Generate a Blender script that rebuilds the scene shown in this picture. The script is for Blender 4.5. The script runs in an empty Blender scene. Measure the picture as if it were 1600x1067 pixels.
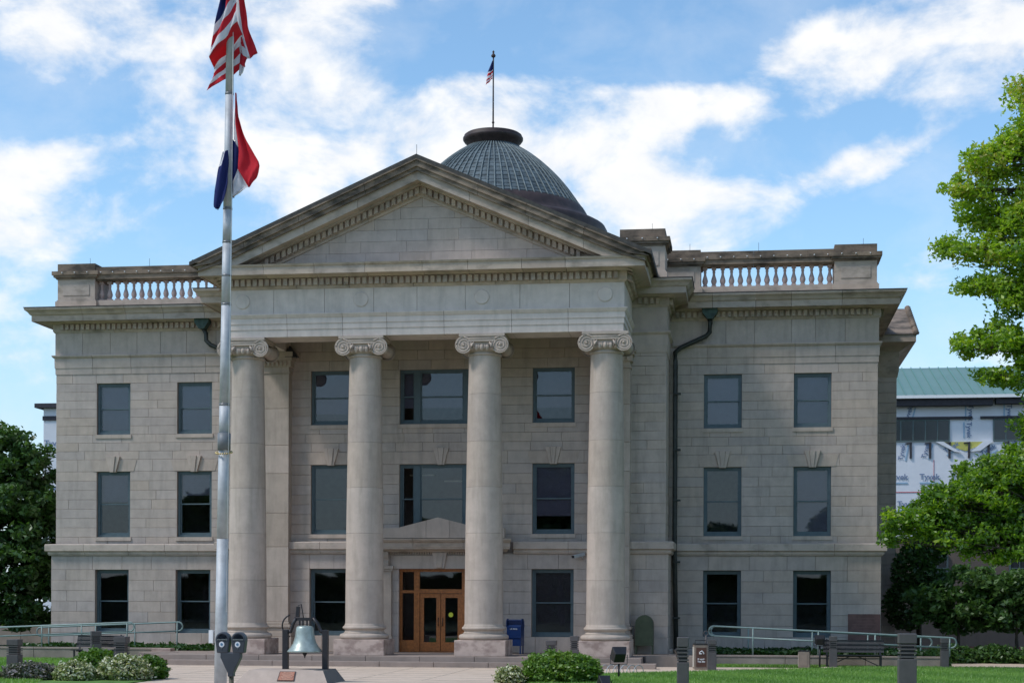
import bpy, math, random
import numpy as np
from mathutils import Vector, Matrix
R = math.radians
random.seed(7); rng = np.random.default_rng(11)
S = bpy.context.scene
COL = S.collection

# ------------------------------------------------------------------ camera
cam_d = bpy.data.cameras.new('camera'); cam = bpy.data.objects.new('camera', cam_d); COL.objects.link(cam)
S.camera = cam
yaw, pitch, roll = .1394, -.0046, .0039
f = Vector((-math.sin(yaw)*math.cos(pitch), math.cos(yaw)*math.cos(pitch), math.sin(pitch)))
r0 = f.cross(Vector((0, 0, 1))).normalized(); u0 = r0.cross(f)
r = math.cos(roll)*r0 + math.sin(roll)*u0; u = -math.sin(roll)*r0 + math.cos(roll)*u0
M = Matrix((r, u, -f)).transposed().to_4x4(); M.translation = (10.664, -60.1936, 1.8164)
cam.matrix_world = M
cam_d.sensor_width = 36; cam_d.lens = 36*2604.76/1600
cam_d.shift_y = 416.858/1600; cam_d.clip_end = 3000; cam_d.clip_start = .5

# ------------------------------------------------------------------ light
SUN = Vector((-.56, -.31, .78)).normalized()
el = math.asin(SUN.z); az = math.atan2(SUN.x, SUN.y)
sd = bpy.data.lights.new('sun', 'SUN'); sd.energy = 1.5; sd.angle = R(10); sd.color = (1, .975, .93)
so = bpy.data.objects.new('sun', sd); COL.objects.link(so)
so.rotation_euler = SUN.to_track_quat('Z', 'Y').to_euler(); so.location = (-60, 0, 90)
S.view_settings.view_transform = 'Standard'; S.view_settings.look = 'None'
S.view_settings.gamma = 1; S.view_settings.use_curve_mapping = False
S.view_settings.exposure = 0.72
W = bpy.data.worlds.new('World'); S.world = W; W.use_nodes = True
nt = W.node_tree; nt.nodes.clear()
def N(t, **k):
    n = nt.nodes.new(t)
    for a, b in k.items(): setattr(n, a, b)
    return n
def L(a, b): nt.links.new(a, b)
wo = N('ShaderNodeOutputWorld'); bg = N('ShaderNodeBackground'); L(bg.outputs[0], wo.inputs[0])
bg.inputs[1].default_value = .15
sky = N('ShaderNodeTexSky', sky_type='NISHITA'); sky.sun_disc = False
sky.sun_elevation = el; sky.sun_rotation = az; sky.air_density = 1.0; sky.dust_density = .25; sky.ozone_density = 2.5
tc = N('ShaderNodeTexCoord')
def mth(op, a, b=None, clamp=False):
    n = N('ShaderNodeMath', operation=op, use_clamp=clamp)
    for i, x in enumerate((a, b)):
        if x is None: continue
        if isinstance(x, (int, float)): n.inputs[i].default_value = x
        else: L(x, n.inputs[i])
    return n.outputs[0]
# clouds: soft banks placed by direction, broken up by noise
banks = [((-.35,.885,.318),.150,.036,-.02),((-.225,.92,.348),.12,.016,.1),((-.40,.893,.225),.07,.035,.1),((-.335,.909,.242),.085,.026,.35),((-.277,.92,.275),.055,.030,.2),
 ((-.25,.939,.215),.07,.026,.5),((-.19,.943,.245),.06,.030,.6),((-.13,.952,.277),.065,.030,0),((-.085,.964,.248),.040,.030,-.4),
 ((.095,.949,.310),.072,.033,.1),((.035,.955,.295),.050,.026,.5),((.14,.941,.300),.05,.04,0),((.072,.964,.252),.055,.014,.55),((-.045,.959,.284),.042,.012,0),
 ((-.014,.973,.222),.055,.020,.3),((-.055,.972,.215),.05,.028,.1),((.102,.976,.188),.042,.022,0),((-.415,.902,.145),.06,.045,.2),((.15,.981,.139),.04,.012,0),((-.175,.955,.222),.05,.02,.5)]
rr = random.Random(3)
for k in range(16):
    a = k/16*2*math.pi+rr.uniform(-.1,.1); 
    if abs(math.atan2(math.sin(a-math.pi/2), math.cos(a-math.pi/2))) < .62: continue
    e = rr.uniform(.12, .75)
    banks.append(((math.cos(a)*math.cos(e), math.sin(a)*math.cos(e), math.sin(e)), rr.uniform(.15,.4), rr.uniform(.05,.14), rr.uniform(-.4,.4)))
acc = None
for (c, rx, rz, tilt) in banks:
    c = Vector(c).normalized(); sx = c.cross(Vector((0,0,1))).normalized(); sz = sx.cross(c)
    hx = math.cos(tilt)*sx + math.sin(tilt)*sz; hz = -math.sin(tilt)*sx + math.cos(tilt)*sz
    d1 = N('ShaderNodeVectorMath', operation='DOT_PRODUCT'); L(tc.outputs['Generated'], d1.inputs[0]); d1.inputs[1].default_value = hx/rx
    d2 = N('ShaderNodeVectorMath', operation='DOT_PRODUCT'); L(tc.outputs['Generated'], d2.inputs[0]); d2.inputs[1].default_value = hz/rz
    d3 = N('ShaderNodeVectorMath', operation='DOT_PRODUCT'); L(tc.outputs['Generated'], d3.inputs[0]); d3.inputs[1].default_value = c
    q = mth('ADD', mth('MULTIPLY', d1.outputs['Value'], d1.outputs['Value']), mth('MULTIPLY', d2.outputs['Value'], d2.outputs['Value']))
    g = mth('EXPONENT', mth('MULTIPLY', q, -.9)); g = mth('MULTIPLY', g, mth('GREATER_THAN', d3.outputs['Value'], 0.0))
    acc = g if acc is None else mth('ADD', acc, g)
def wnoise(scale, det, rough, vs=(1,1,1), off=(0,0,0)):
    mp = N('ShaderNodeMapping'); L(tc.outputs['Generated'], mp.inputs[0]); mp.inputs['Scale'].default_value = vs; mp.inputs['Location'].default_value = off
    n = N('ShaderNodeTexNoise'); n.inputs['Scale'].default_value = scale; n.inputs['Detail'].default_value = det; n.inputs['Roughness'].default_value = rough
    n.inputs['Distortion'].default_value = .25
    L(mp.outputs[0], n.inputs[0]); return n.outputs[0]
n1 = wnoise(13, 10, .58, (1,1,1.6)); n2 = wnoise(34, 6, .6, (1,1,1.4), (3,1,7))
shape = mth('ADD', mth('MULTIPLY', mth('MINIMUM', acc, 1.1), .95), mth('ADD', mth('MULTIPLY', mth('SUBTRACT', n1, .5), 2.3), mth('MULTIPLY', mth('SUBTRACT', n2, .5), .5)))
mr = N('ShaderNodeMapRange', interpolation_type='SMOOTHSTEP'); L(shape, mr.inputs[0]); mr.inputs[1].default_value = .64; mr.inputs[2].default_value = 1.30
veil = N('ShaderNodeMapRange'); L(n1, veil.inputs[0]); veil.inputs[1].default_value = .45; veil.inputs[2].default_value = .8; veil.inputs[3].default_value=0; veil.inputs[4].default_value=.30
mask = mth('MAXIMUM', mr.outputs[0], veil.outputs[0])
cc = N('ShaderNodeMixRGB'); L(n2, cc.inputs[0]); cc.inputs[1].default_value = (3.5,3.6,3.8,1); cc.inputs[2].default_value = (4.5,4.5,4.45,1)
skyt = N('ShaderNodeMixRGB', blend_type='MULTIPLY'); skyt.inputs[0].default_value = 1; L(sky.outputs[0], skyt.inputs[1]); skyt.inputs[2].default_value = (.70,.80,.80,1)
sp = N('ShaderNodeSeparateXYZ'); L(tc.outputs['Generated'], sp.inputs[0])
hzr = N('ShaderNodeMapRange', interpolation_type='SMOOTHSTEP'); L(sp.outputs[2], hzr.inputs[0]); hzr.inputs[1].default_value=-.02; hzr.inputs[2].default_value=.24; hzr.inputs[3].default_value=.85; hzr.inputs[4].default_value=0
hm = N('ShaderNodeMixRGB'); L(hzr.outputs[0], hm.inputs[0]); L(skyt.outputs[0], hm.inputs[1]); hm.inputs[2].default_value=(2.3,2.85,3.5,1)
mx = N('ShaderNodeMixRGB'); L(mask, mx.inputs[0]); L(hm.outputs[0], mx.inputs[1]); L(cc.outputs[0], mx.inputs[2])
L(mx.outputs[0], bg.inputs[0])

# ------------------------------------------------------------------ materials
MATS = {}
def newmat(name):
    m = bpy.data.materials.new(name); m.use_nodes = True; t = m.node_tree; t.nodes.clear()
    o = t.nodes.new('ShaderNodeOutputMaterial'); p = t.nodes.new('ShaderNodeBsdfPrincipled'); t.links.new(p.outputs[0], o.inputs[0])
    return m, t, p, o
def simple(name, col, rough=.6, metal=0, var=.12, scale=6, bump=.0, spec=.4, bscale=60):
    if name in MATS: return MATS[name]
    m, t, p, o = newmat(name)
    p.inputs['Roughness'].default_value = rough; p.inputs['Metallic'].default_value = metal
    p.inputs['Specular IOR Level'].default_value = spec
    g = t.nodes.new('ShaderNodeNewGeometry'); n = t.nodes.new('ShaderNodeTexNoise'); n.inputs['Scale'].default_value = scale; n.inputs['Detail'].default_value = 6
    t.links.new(g.outputs['Position'], n.inputs[0])
    r_ = t.nodes.new('ShaderNodeValToRGB'); t.links.new(n.outputs[0], r_.inputs[0])
    a, b = (1-var), (1+var)
    r_.color_ramp.elements[0].position = .3; r_.color_ramp.elements[1].position = .7
    r_.color_ramp.elements[0].color = (col[0]*a, col[1]*a, col[2]*a, 1); r_.color_ramp.elements[1].color = (min(1,col[0]*b), min(1,col[1]*b), min(1,col[2]*b), 1)
    t.links.new(r_.outputs[0], p.inputs['Base Color'])
    if bump:
        n2_ = t.nodes.new('ShaderNodeTexNoise'); n2_.inputs['Scale'].default_value = bscale; n2_.inputs['Detail'].default_value = 4
        t.links.new(g.outputs['Position'], n2_.inputs[0])
        bb = t.nodes.new('ShaderNodeBump'); bb.inputs['Strength'].default_value = bump; bb.inputs['Distance'].default_value = .02
        t.links.new(n2_.outputs[0], bb.inputs['Height']); t.links.new(bb.outputs[0], p.inputs['Normal'])
    MATS[name] = m; return m
def stone(name, cols, stain=.25, staincol=(.10,.085,.065), scol_scale=1.2, bump=.25, streak=(3.5,3.5,.5), thr=(.5,.75), rough=.85):
    """cols: three colours picked by the 'tone' attribute of each block"""
    m, t, p, o = newmat(name); nd = t.nodes.new; ln = t.links.new
    cols = [(c[0]*1.215, c[1]*1.06, c[2]*1.01) for c in cols]
    p.inputs['Roughness'].default_value = rough; p.inputs['Specular IOR Level'].default_value = .25
    at = nd('ShaderNodeAttribute'); at.attribute_name = 'tone'
    rp = nd('ShaderNodeValToRGB'); ln(at.outputs['Fac'], rp.inputs[0])
    rp.color_ramp.elements[0].color = (*cols[0],1); rp.color_ramp.elements[1].color = (*cols[-1],1)
    for i, c in enumerate(cols[1:-1]): e = rp.color_ramp.elements.new((i+1)/(len(cols)-1)); e.color = (*c,1)
    g = nd('ShaderNodeNewGeometry')
    n = nd('ShaderNodeTexNoise'); n.inputs['Scale'].default_value = 2.3; n.inputs['Detail'].default_value = 9; n.inputs['Roughness'].default_value = .65; ln(g.outputs['Position'], n.inputs[0])
    mr_ = nd('ShaderNodeMapRange'); ln(n.outputs[0], mr_.inputs[0]); mr_.inputs[1].default_value=.25; mr_.inputs[2].default_value=.75; mr_.inputs[3].default_value=.84; mr_.inputs[4].default_value=1.13
    mu = nd('ShaderNodeMixRGB'); mu.blend_type = 'MULTIPLY'; mu.inputs[0].default_value = 1; ln(rp.outputs[0], mu.inputs[1]); ln(mr_.outputs[0], mu.inputs[2])
    mp = nd('ShaderNodeMapping'); ln(g.outputs['Position'], mp.inputs[0]); mp.inputs['Scale'].default_value = streak
    n2_ = nd('ShaderNodeTexNoise'); n2_.inputs['Scale'].default_value = scol_scale; n2_.inputs['Detail'].default_value = 8; n2_.inputs['Roughness'].default_value=.6; ln(mp.outputs[0], n2_.inputs[0])
    m2 = nd('ShaderNodeMapRange'); ln(n2_.outputs[0], m2.inputs[0]); m2.inputs[1].default_value=thr[0]; m2.inputs[2].default_value=thr[1]; m2.inputs[3].default_value=0; m2.inputs[4].default_value=stain
    mx_ = nd('ShaderNodeMixRGB'); ln(m2.outputs[0], mx_.inputs[0]); ln(mu.outputs[0], mx_.inputs[1]); mx_.inputs[2].default_value = (*staincol,1)
    ln(mx_.outputs[0], p.inputs['Base Color'])
    n3 = nd('ShaderNodeTexNoise'); n3.inputs['Scale'].default_value = 22; n3.inputs['Detail'].default_value = 7; n3.inputs['Roughness'].default_value=.7; ln(g.outputs['Position'], n3.inputs[0])
    bb = nd('ShaderNodeBump'); bb.inputs['Strength'].default_value = bump; bb.inputs['Distance'].default_value = .02; ln(n3.outputs[0], bb.inputs['Height']); ln(bb.outputs[0], p.inputs['Normal'])
    MATS[name] = m; return m
LIME = stone('limestone', [(.35,.34,.325),(.39,.37,.335),(.37,.36,.34),(.405,.38,.34),(.375,.35,.31),(.40,.387,.365)], .5, (.21,.19,.165), thr=(.49,.84))
PALE = stone('pale_limestone', [(.345,.325,.29),(.41,.39,.35),(.37,.345,.30),(.425,.40,.36)], .45, (.22,.19,.15), thr=(.47,.78), bump=.2)
TRIM = stone('trim_stone', [(.33,.30,.255),(.39,.355,.295),(.36,.345,.31),(.42,.375,.30)], .6, (.14,.12,.095), streak=(1.2,1.2,2.5), thr=(.49,.70))
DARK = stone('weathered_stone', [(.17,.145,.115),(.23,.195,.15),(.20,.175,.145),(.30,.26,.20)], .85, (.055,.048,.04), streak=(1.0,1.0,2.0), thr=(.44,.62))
MORT = stone('mortar', [(.27,.25,.225),(.28,.26,.23)], .2)
PLIN = stone('plinth_marble', [(.36,.30,.27),(.42,.37,.33),(.40,.33,.30)], .7, (.22,.15,.13), streak=(1,1,1.4), scol_scale=2.5, thr=(.45,.62), bump=.1)
CONC = stone('concrete', [(.50,.45,.37),(.54,.485,.40)], .30, (.25,.21,.17), streak=(.25,.5,1), scol_scale=1.4, thr=(.52,.72), bump=.1)
STEP = stone('step_stone', [(.235,.215,.195),(.26,.235,.21)], .4, (.18,.15,.13), streak=(1,1,1), thr=(.5,.7), bump=.15)
CWAL = stone('wall_concrete', [(.24,.225,.20),(.27,.25,.22)], .5, (.12,.11,.09), streak=(1.2,1.2,.7), thr=(.45,.7))
TILE = simple('roof_tile', (.23,.17,.12), .85, var=.5, scale=5, bump=.4)
LEAD = simple('roof_lead', (.30,.31,.32), .55, var=.25, bump=.1)
PAINT = simple('window_paint', (.085,.12,.135), .45, var=.1)
RAILM = simple('rail_paint', (.21,.28,.265), .4, var=.1)
BLACK = simple('black_metal', (.018,.017,.02), .45, var=.2)
BRZ = simple('bollard_paint', (.085,.075,.075), .55, var=.12, bump=.05)
WOOD = simple('door_wood', (.33,.115,.03), .45, var=.3, scale=14)
BLIND = simple('blind_fabric', (.21,.20,.235), .9, var=.05)
BLIND2 = simple('brown_blind', (.13,.115,.11), .9, var=.05)
COPP = simple('dome_copper', (.10,.125,.135), .6, var=.45, scale=3, bump=.15, metal=.1)
COPR = simple('dome_rib_copper', (.135,.165,.17), .6, var=.3, scale=4)
BRWN = simple('brown_copper', (.042,.026,.024), .6, var=.4, scale=2.5, bump=.1)
STEEL = simple('galvanised_pole', (.44,.45,.46), .6, metal=.2, var=.15, scale=5)
GREEN = simple('green_roof_metal', (.15,.25,.22), .45, var=.06, scale=.5)
TYV = simple('house_wrap', (.70,.70,.74), .55, var=.06, scale=.6, bump=.6, bscale=3)
TXT = simple('print_blue', (.15,.21,.34), .7, var=.02)
TXL = simple('print_light_blue', (.30,.44,.58), .7, var=.02)
RED = simple('print_red', (.55,.12,.14), .7, var=.05)
YEL = simple('sheathing_yellow', (.50,.47,.12), .8, var=.1)
WHITE = simple('white_paint', (.75,.75,.75), .5, var=.03)
FELT = simple('roof_felt', (.045,.042,.05), .8, var=.2)
MBLUE = simple('mailbox_blue', (.008,.03,.12), .35, var=.1)
OLIV = simple('olive_paint', (.045,.06,.035), .55, var=.2)
PIPE = simple('downpipe_copper', (.035,.038,.035), .5, var=.4, scale=4)
PIPG = simple('leader_head_green', (.035,.065,.05), .6, var=.4, scale=5)
BELL = simple('bell_verdigris', (.33,.38,.35), .4, metal=.35, var=.2, scale=7)
PLQ = simple('plaque_copper', (.30,.13,.085), .5, metal=.3, var=.4, scale=20)
SLAB = stone('monument_granite', [(.38,.345,.30),(.39,.35,.30)], .15, (.28,.24,.20), bump=.05)
BROWNB = simple('bin_panel', (.085,.04,.028), .6, var=.1)
TAUPE = simple('bin_frame', (.21,.165,.13), .7, var=.12)
MULCH = simple('mulch', (.16,.055,.03), .95, var=.4, scale=12, bump=.8)
GRASS = simple('lawn', (.12,.23,.045), .95, var=.4, scale=1.6, bump=.5)
GRND = simple('ground_soil', (.06,.075,.03), .95, var=.3, scale=.8, bump=.4)
CARP = simple('car_paint', (.10,.16,.36), .25, var=.02)
RUB = simple('rubber', (.02,.02,.02), .8)
CHROM = simple('chrome', (.6,.6,.62), .2, metal=.9, var=.05)
BEIGE = stone('shaded_limestone', [(.13,.125,.11),(.15,.14,.125)], .3, (.12,.10,.08))  # annex stone, with its shade put into the dark albedo
REDP = simple('red_marble', (.15,.075,.065), .5, var=.25, scale=5)
BRASS = simple('brass_beads', (.55,.42,.2), .35, metal=.6)
def glass_mat():
    m, t, p, o = newmat('window_glass'); nd = t.nodes.new; ln = t.links.new; t.nodes.remove(p)
    fr = nd('ShaderNodeFresnel'); fr.inputs[0].default_value = 1.5
    tr = nd('ShaderNodeBsdfTransparent'); tr.inputs[0].default_value = (.84,.84,.87,1)
    gl = nd('ShaderNodeBsdfGlossy'); gl.inputs['Roughness'].default_value = .015; gl.inputs[0].default_value = (.95,.97,1,1)
    g = nd('ShaderNodeNewGeometry'); n = nd('ShaderNodeTexNoise'); n.inputs['Scale'].default_value = .9; ln(g.outputs['Position'], n.inputs[0])
    bb = nd('ShaderNodeBump'); bb.inputs['Strength'].default_value = .12; bb.inputs['Distance'].default_value = .01; ln(n.outputs[0], bb.inputs['Height']); ln(bb.outputs[0], gl.inputs['Normal'])
    mx_ = nd('ShaderNodeMixShader'); ln(fr.outputs[0], mx_.inputs[0]); ln(tr.outputs[0], mx_.inputs[1]); ln(gl.outputs[0], mx_.inputs[2]); ln(mx_.outputs[0], o.inputs[0])
    MATS['glass'] = m; return m
GLASS = glass_mat()
def leafmat(name, cols, trans=.35):
    m, t, p, o = newmat(name); nd = t.nodes.new; ln = t.links.new; t.nodes.remove(p)
    at = nd('ShaderNodeAttribute'); at.attribute_name = 'tone'; rp = nd('ShaderNodeValToRGB'); ln(at.outputs['Fac'], rp.inputs[0])
    rp.color_ramp.elements[0].color = (*cols[0],1); rp.color_ramp.elements[1].color = (*cols[-1],1)
    for i, c in enumerate(cols[1:-1]): e = rp.color_ramp.elements.new((i+1)/(len(cols)-1)); e.color = (*c,1)
    d = nd('ShaderNodeBsdfDiffuse'); ln(rp.outputs[0], d.inputs[0]); tl = nd('ShaderNodeBsdfTranslucent')
    mu = nd('ShaderNodeMixRGB'); mu.blend_type='MULTIPLY'; mu.inputs[0].default_value=1; ln(rp.outputs[0], mu.inputs[1]); mu.inputs[2].default_value=(1.5,1.6,.7,1); ln(mu.outputs[0], tl.inputs[0])
    gl = nd('ShaderNodeBsdfGlossy'); gl.inputs['Roughness'].default_value=.45
    a = nd('ShaderNodeMixShader'); a.inputs[0].default_value = trans; ln(d.outputs[0], a.inputs[1]); ln(tl.outputs[0], a.inputs[2])
    b = nd('ShaderNodeMixShader'); b.inputs[0].default_value = .05; ln(a.outputs[0], b.inputs[1]); ln(gl.outputs[0], b.inputs[2]); ln(b.outputs[0], o.inputs[0])
    MATS[name] = m; return m
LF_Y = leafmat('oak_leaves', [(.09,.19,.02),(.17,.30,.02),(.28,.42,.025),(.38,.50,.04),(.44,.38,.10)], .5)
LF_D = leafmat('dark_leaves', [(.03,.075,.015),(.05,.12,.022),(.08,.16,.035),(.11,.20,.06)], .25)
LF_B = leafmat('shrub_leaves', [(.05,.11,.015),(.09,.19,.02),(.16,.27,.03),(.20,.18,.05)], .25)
LF_I = leafmat('ground_cover_leaves', [(.015,.05,.01),(.03,.085,.015),(.05,.12,.02)], .25)
LF_G = leafmat('grass_blades', [(.12,.24,.04),(.18,.33,.055),(.26,.40,.09)], .3)
FLW = leafmat('cream_flowers', [(.12,.17,.03),(.60,.57,.36),(.80,.78,.60)], .2)
FLV = leafmat('mauve_flowers', [(.06,.08,.04),(.22,.19,.18),(.33,.28,.28)], .2)
BARK = simple('bark', (.07,.055,.045), .95, var=.3, bump=.5)

# ------------------------------------------------------------------ mesh helpers
class MB:
    def __init__(s): s.v=[]; s.f=[]; s.t=[]; s.m=[]; s.sm=[]
    def add(s, vs, fs, tone=.5, mi=0, smooth=False):
        b = len(s.v); s.v += [tuple(x) for x in vs]
        for q in fs: s.f.append([b+i for i in q]); s.t.append(tone); s.m.append(mi); s.sm.append(smooth)
    def box(s, x0, x1, y0, y1, z0, z1, tone=.5, mi=0, M=None):
        vs = [(x0,y0,z0),(x1,y0,z0),(x1,y1,z0),(x0,y1,z0),(x0,y0,z1),(x1,y0,z1),(x1,y1,z1),(x0,y1,z1)]
        if M is not None: vs = [M @ Vector(q) for q in vs]
        s.add(vs, [(0,3,2,1),(4,5,6,7),(0,1,5,4),(1,2,6,5),(2,3,7,6),(3,0,4,7)], tone, mi); return s
    def bevbox(s, x0, x1, y0, y1, z0, z1, b=.01, tone=.5, mi=0):
        """box whose front (-y) and top edges are chamfered"""
        vs = []
        for (ix, iy, iz) in ((x0,y0,z0),(x1,y0,z0),(x1,y1,z0),(x0,y1,z0),(x0,y0,z1),(x1,y0,z1),(x1,y1,z1),(x0,y1,z1)): pass
        o = [(x0,y1,z0),(x1,y1,z0),(x1,y1,z1),(x0,y1,z1)]
        m_ = [(x0,y0+b,z0),(x1,y0+b,z0),(x1,y0+b,z1),(x0,y0+b,z1)]
        i_ = [(x0+b,y0,z0+b),(x1-b,y0,z0+b),(x1-b,y0,z1-b),(x0+b,y0,z1-b)]
        s.add(o+m_+i_, [(8,9,10,11),(4,5,9,8),(5,6,10,9),(6,7,11,10),(7,4,8,11),(0,1,5,4),(1,2,6,5),(2,3,7,6),(3,0,4,7),(0,3,2,1)], tone, mi); return s
    def prism(s, poly, axis, a, b, tone=.5, mi=0):
        """poly 2D list; axis 'y': (x,z) extruded a..b in y; 'x': (y,z); 'z': (x,y)"""
        n = len(poly)
        def P(p, t): return {'y':(p[0],t,p[1]),'x':(t,p[0],p[1]),'z':(p[0],p[1],t)}[axis]
        vs = [P(p,a) for p in poly]+[P(p,b) for p in poly]
        s.add(vs, [tuple(range(n)), tuple(range(2*n-1,n-1,-1))]+[(i,n+i,n+(i+1)%n,(i+1)%n) for i in range(n)], tone, mi); return s
    def lathe(s, prof, c=(0,0,0), seg=24, tone=.5, mi=0, smooth=True, cap=True, a0=0, a1=2*math.pi, axis='z'):
        full = abs(a1-a0-2*math.pi)<1e-6; k = seg if full else seg+1; vs=[]
        for (r_, z) in prof:
            for i in range(k):
                a = a0+(a1-a0)*i/seg
                q = (r_*math.cos(a), r_*math.sin(a), z)
                if axis=='y': q = (q[0], z, q[1])
                if axis=='x': q = (z, q[0], q[1])
                vs.append((c[0]+q[0], c[1]+q[1], c[2]+q[2]))
        fs=[]
        for j in range(len(prof)-1):
            for i in range(seg):
                i2 = (i+1)%k if full else i+1
                fs.append((j*k+i, j*k+i2, (j+1)*k+i2, (j+1)*k+i))
        s.add(vs, fs, tone, mi, smooth)
        if cap and full:
            s.add(vs[:k], [tuple(range(k-1,-1,-1))], tone, mi); s.add(vs[-k:], [tuple(range(k))], tone, mi)
        return s
    def tube(s, pts, r_, seg=8, tone=.5, mi=0, closed=False):
        pts = [Vector(p) for p in pts]; n = len(pts); rs = r_ if isinstance(r_, (list,tuple)) else [r_]*n; vs=[]
        up = Vector((0,0,1))
        for i, p in enumerate(pts):
            if closed: d = pts[(i+1)%n]-pts[i-1]
            else: d = pts[min(i+1,n-1)]-pts[max(i-1,0)]
            if d.length < 1e-9: d = Vector((0,0,1))
            d.normalize(); a = d.cross(up)
            if a.length < .15: a = d.cross(Vector((0,1,0)))
            a.normalize(); b = a.cross(d)
            for k in range(seg):
                t = 2*math.pi*k/seg; vs.append(p+rs[i]*(math.cos(t)*a+math.sin(t)*b))
        fs=[]
        for i in range(n if closed else n-1):
            j=(i+1)%n
            for k in range(seg): fs.append((i*seg+k, i*seg+(k+1)%seg, j*seg+(k+1)%seg, j*seg+k))
        if not closed: fs += [tuple(range(seg-1,-1,-1)), tuple(range((n-1)*seg, n*seg))]
        s.add(vs, fs, tone, mi, True); return s
    def bar(s, p0, p1, w, h, tone=.5, mi=0):
        p0, p1 = Vector(p0), Vector(p1); d = (p1-p0); l = d.length; d.normalize(); a = d.cross(Vector((0,0,1)))
        if a.length<.1: a = Vector((1,0,0))
        a.normalize(); b = a.cross(d); Mx = Matrix((a, d, b)).transposed().to_4x4(); Mx.translation = p0
        return s.box(-w/2,w/2,0,l,-h/2,h/2,tone,mi,Mx)
    def grid(s, P, tone=None, mi=0, smooth=True):
        nr, nc = len(P), len(P[0]); vs=[q for row in P for q in row]; b=len(s.v); s.v += [tuple(q) for q in vs]
        for i in range(nr-1):
            for j in range(nc-1):
                s.f.append([b+i*nc+j, b+i*nc+j+1, b+(i+1)*nc+j+1, b+(i+1)*nc+j]); s.t.append(tone(i,j) if callable(tone) else .5 if tone is None else tone)
                s.m.append(mi(i,j) if callable(mi) else mi); s.sm.append(smooth)
        return s
    def mesh(s, name, mats):
        me = bpy.data.meshes.new(name); me.from_pydata(s.v, [], s.f)
        mats = mats if isinstance(mats,(list,tuple)) else [mats]
        for m in mats: me.materials.append(m)
        me.polygons.foreach_set('material_index', s.m); me.polygons.foreach_set('use_smooth', s.sm)
        a = me.attributes.new('tone', 'FLOAT', 'FACE'); a.data.foreach_set('value', s.t)
        me.update(); return me
    def build(s, name, mats, parent=None, loc=None, bevel=0):
        me = s.mesh(name, mats); o = link(name, me, parent, loc)
        if bevel:
            b = o.modifiers.new('bevel','BEVEL'); b.width=bevel; b.segments=2; b.limit_method='ANGLE'; b.angle_limit=R(40)
        return o
def link(name, data, parent=None, loc=None):
    o = bpy.data.objects.new(name, data); COL.objects.link(o)
    if parent: o.parent = parent
    if loc is not None: o.location = loc
    return o
def tag(o, label=None, cat=None, group=None, kind=None):
    if label: o['label']=label
    if cat: o['category']=cat
    if group: o['group']=group
    if kind: o['kind']=kind
    return o
def thing(name, label, cat, loc=(0,0,0), rz=0, group=None):
    o = link(name, None); o.location = loc; o.rotation_euler=(0,0,rz); o.empty_display_size=.3
    return tag(o, label, cat, group)
def copy_tree(o, loc=None, rz=None, label=None, parent=None):
    c = o.copy(); COL.objects.link(c); c.parent = parent
    if loc is not None: c.location = loc
    if rz is not None: c.rotation_euler = (0,0,rz)
    if label: c['label'] = label
    for ch in list(o.children): copy_tree(ch, parent=c)
    return c

# ------------------------------------------------------------------ ground
GZ = -.34
g = MB(); g.box(-900,900,-300,1500,-1.2,-.46); tag(g.build('ground', GRND), kind='structure')
def sheet(name, poly, z, mat, th=.05):
    m = MB(); m.prism(poly, 'z', z-th, z); return tag(m.build(name, mat), kind='structure')
sheet('plaza', [(-10.4,-2.6),(-10.4,-9),(-9.6,-16),(-5,-17.2),(-4.3,-40),(5.0,-40),(5.0,-16),(6.2,-11.6),(9.8,-8.7),(13.6,-5.5),(13.7,-4.75),(9.6,-4.9),(9.3,-3.7),(8,-2.6)], GZ, CONC)
sheet('sidewalk', [(-60,-46),(60,-46),(60,-40.05),(-60,-40.05)], GZ-.002, CONC, .1)
sheet('road', [(-80,-66),(80,-66),(80,-46.15),(-80,-46.15)], GZ-.12, simple('asphalt', (.05,.05,.052), .9, bump=.3))
sheet('lawn', [(5.1,-16),(6.3,-11.7),(9.9,-8.8),(13.65,-5.6),(13.8,-4.2),(40,-4.2),(40,-40),(5.1,-40)], GZ+.02, GRASS)
sheet('lawn', [(-40,-3.1),(-10.5,-3.1),(-10.5,-9),(-9.7,-16),(-5.1,-17.3),(-4.4,-40),(-40,-40)], GZ+.02, GRASS)
sheet('lawn', [(9.5,-4.15),(9.5,-4.8),(13.6,-4.66),(13.7,-4.15)], GZ+.02, GRASS)
sheet('path', [(17.3,-4.0),(18.6,-4.0),(30,6),(30,9),(19,4),(17.3,1)], GZ+.012, CONC)
sheet('mulch_bed', [(17,1.2),(19,4.1),(30,9.1),(50,9.1),(50,30),(15.6,30),(15.6,1.2)], GZ+.008, MULCH)

m=MB()
for i in range(10):
    x=-9.4+i*1.9; m.box(x,x+.02,-16,-7.2,GZ-.01,GZ+.002) if x<5 else None
for j in range(9):
    y=-7.6-j*1.35; m.box(-9.4,4.9,y,y+.028,GZ-.01,GZ+.0025)
tag(m.build('paving_joints', simple('joint_dirt',(.27,.23,.18),.95,var=.4), None), kind='structure')
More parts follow.
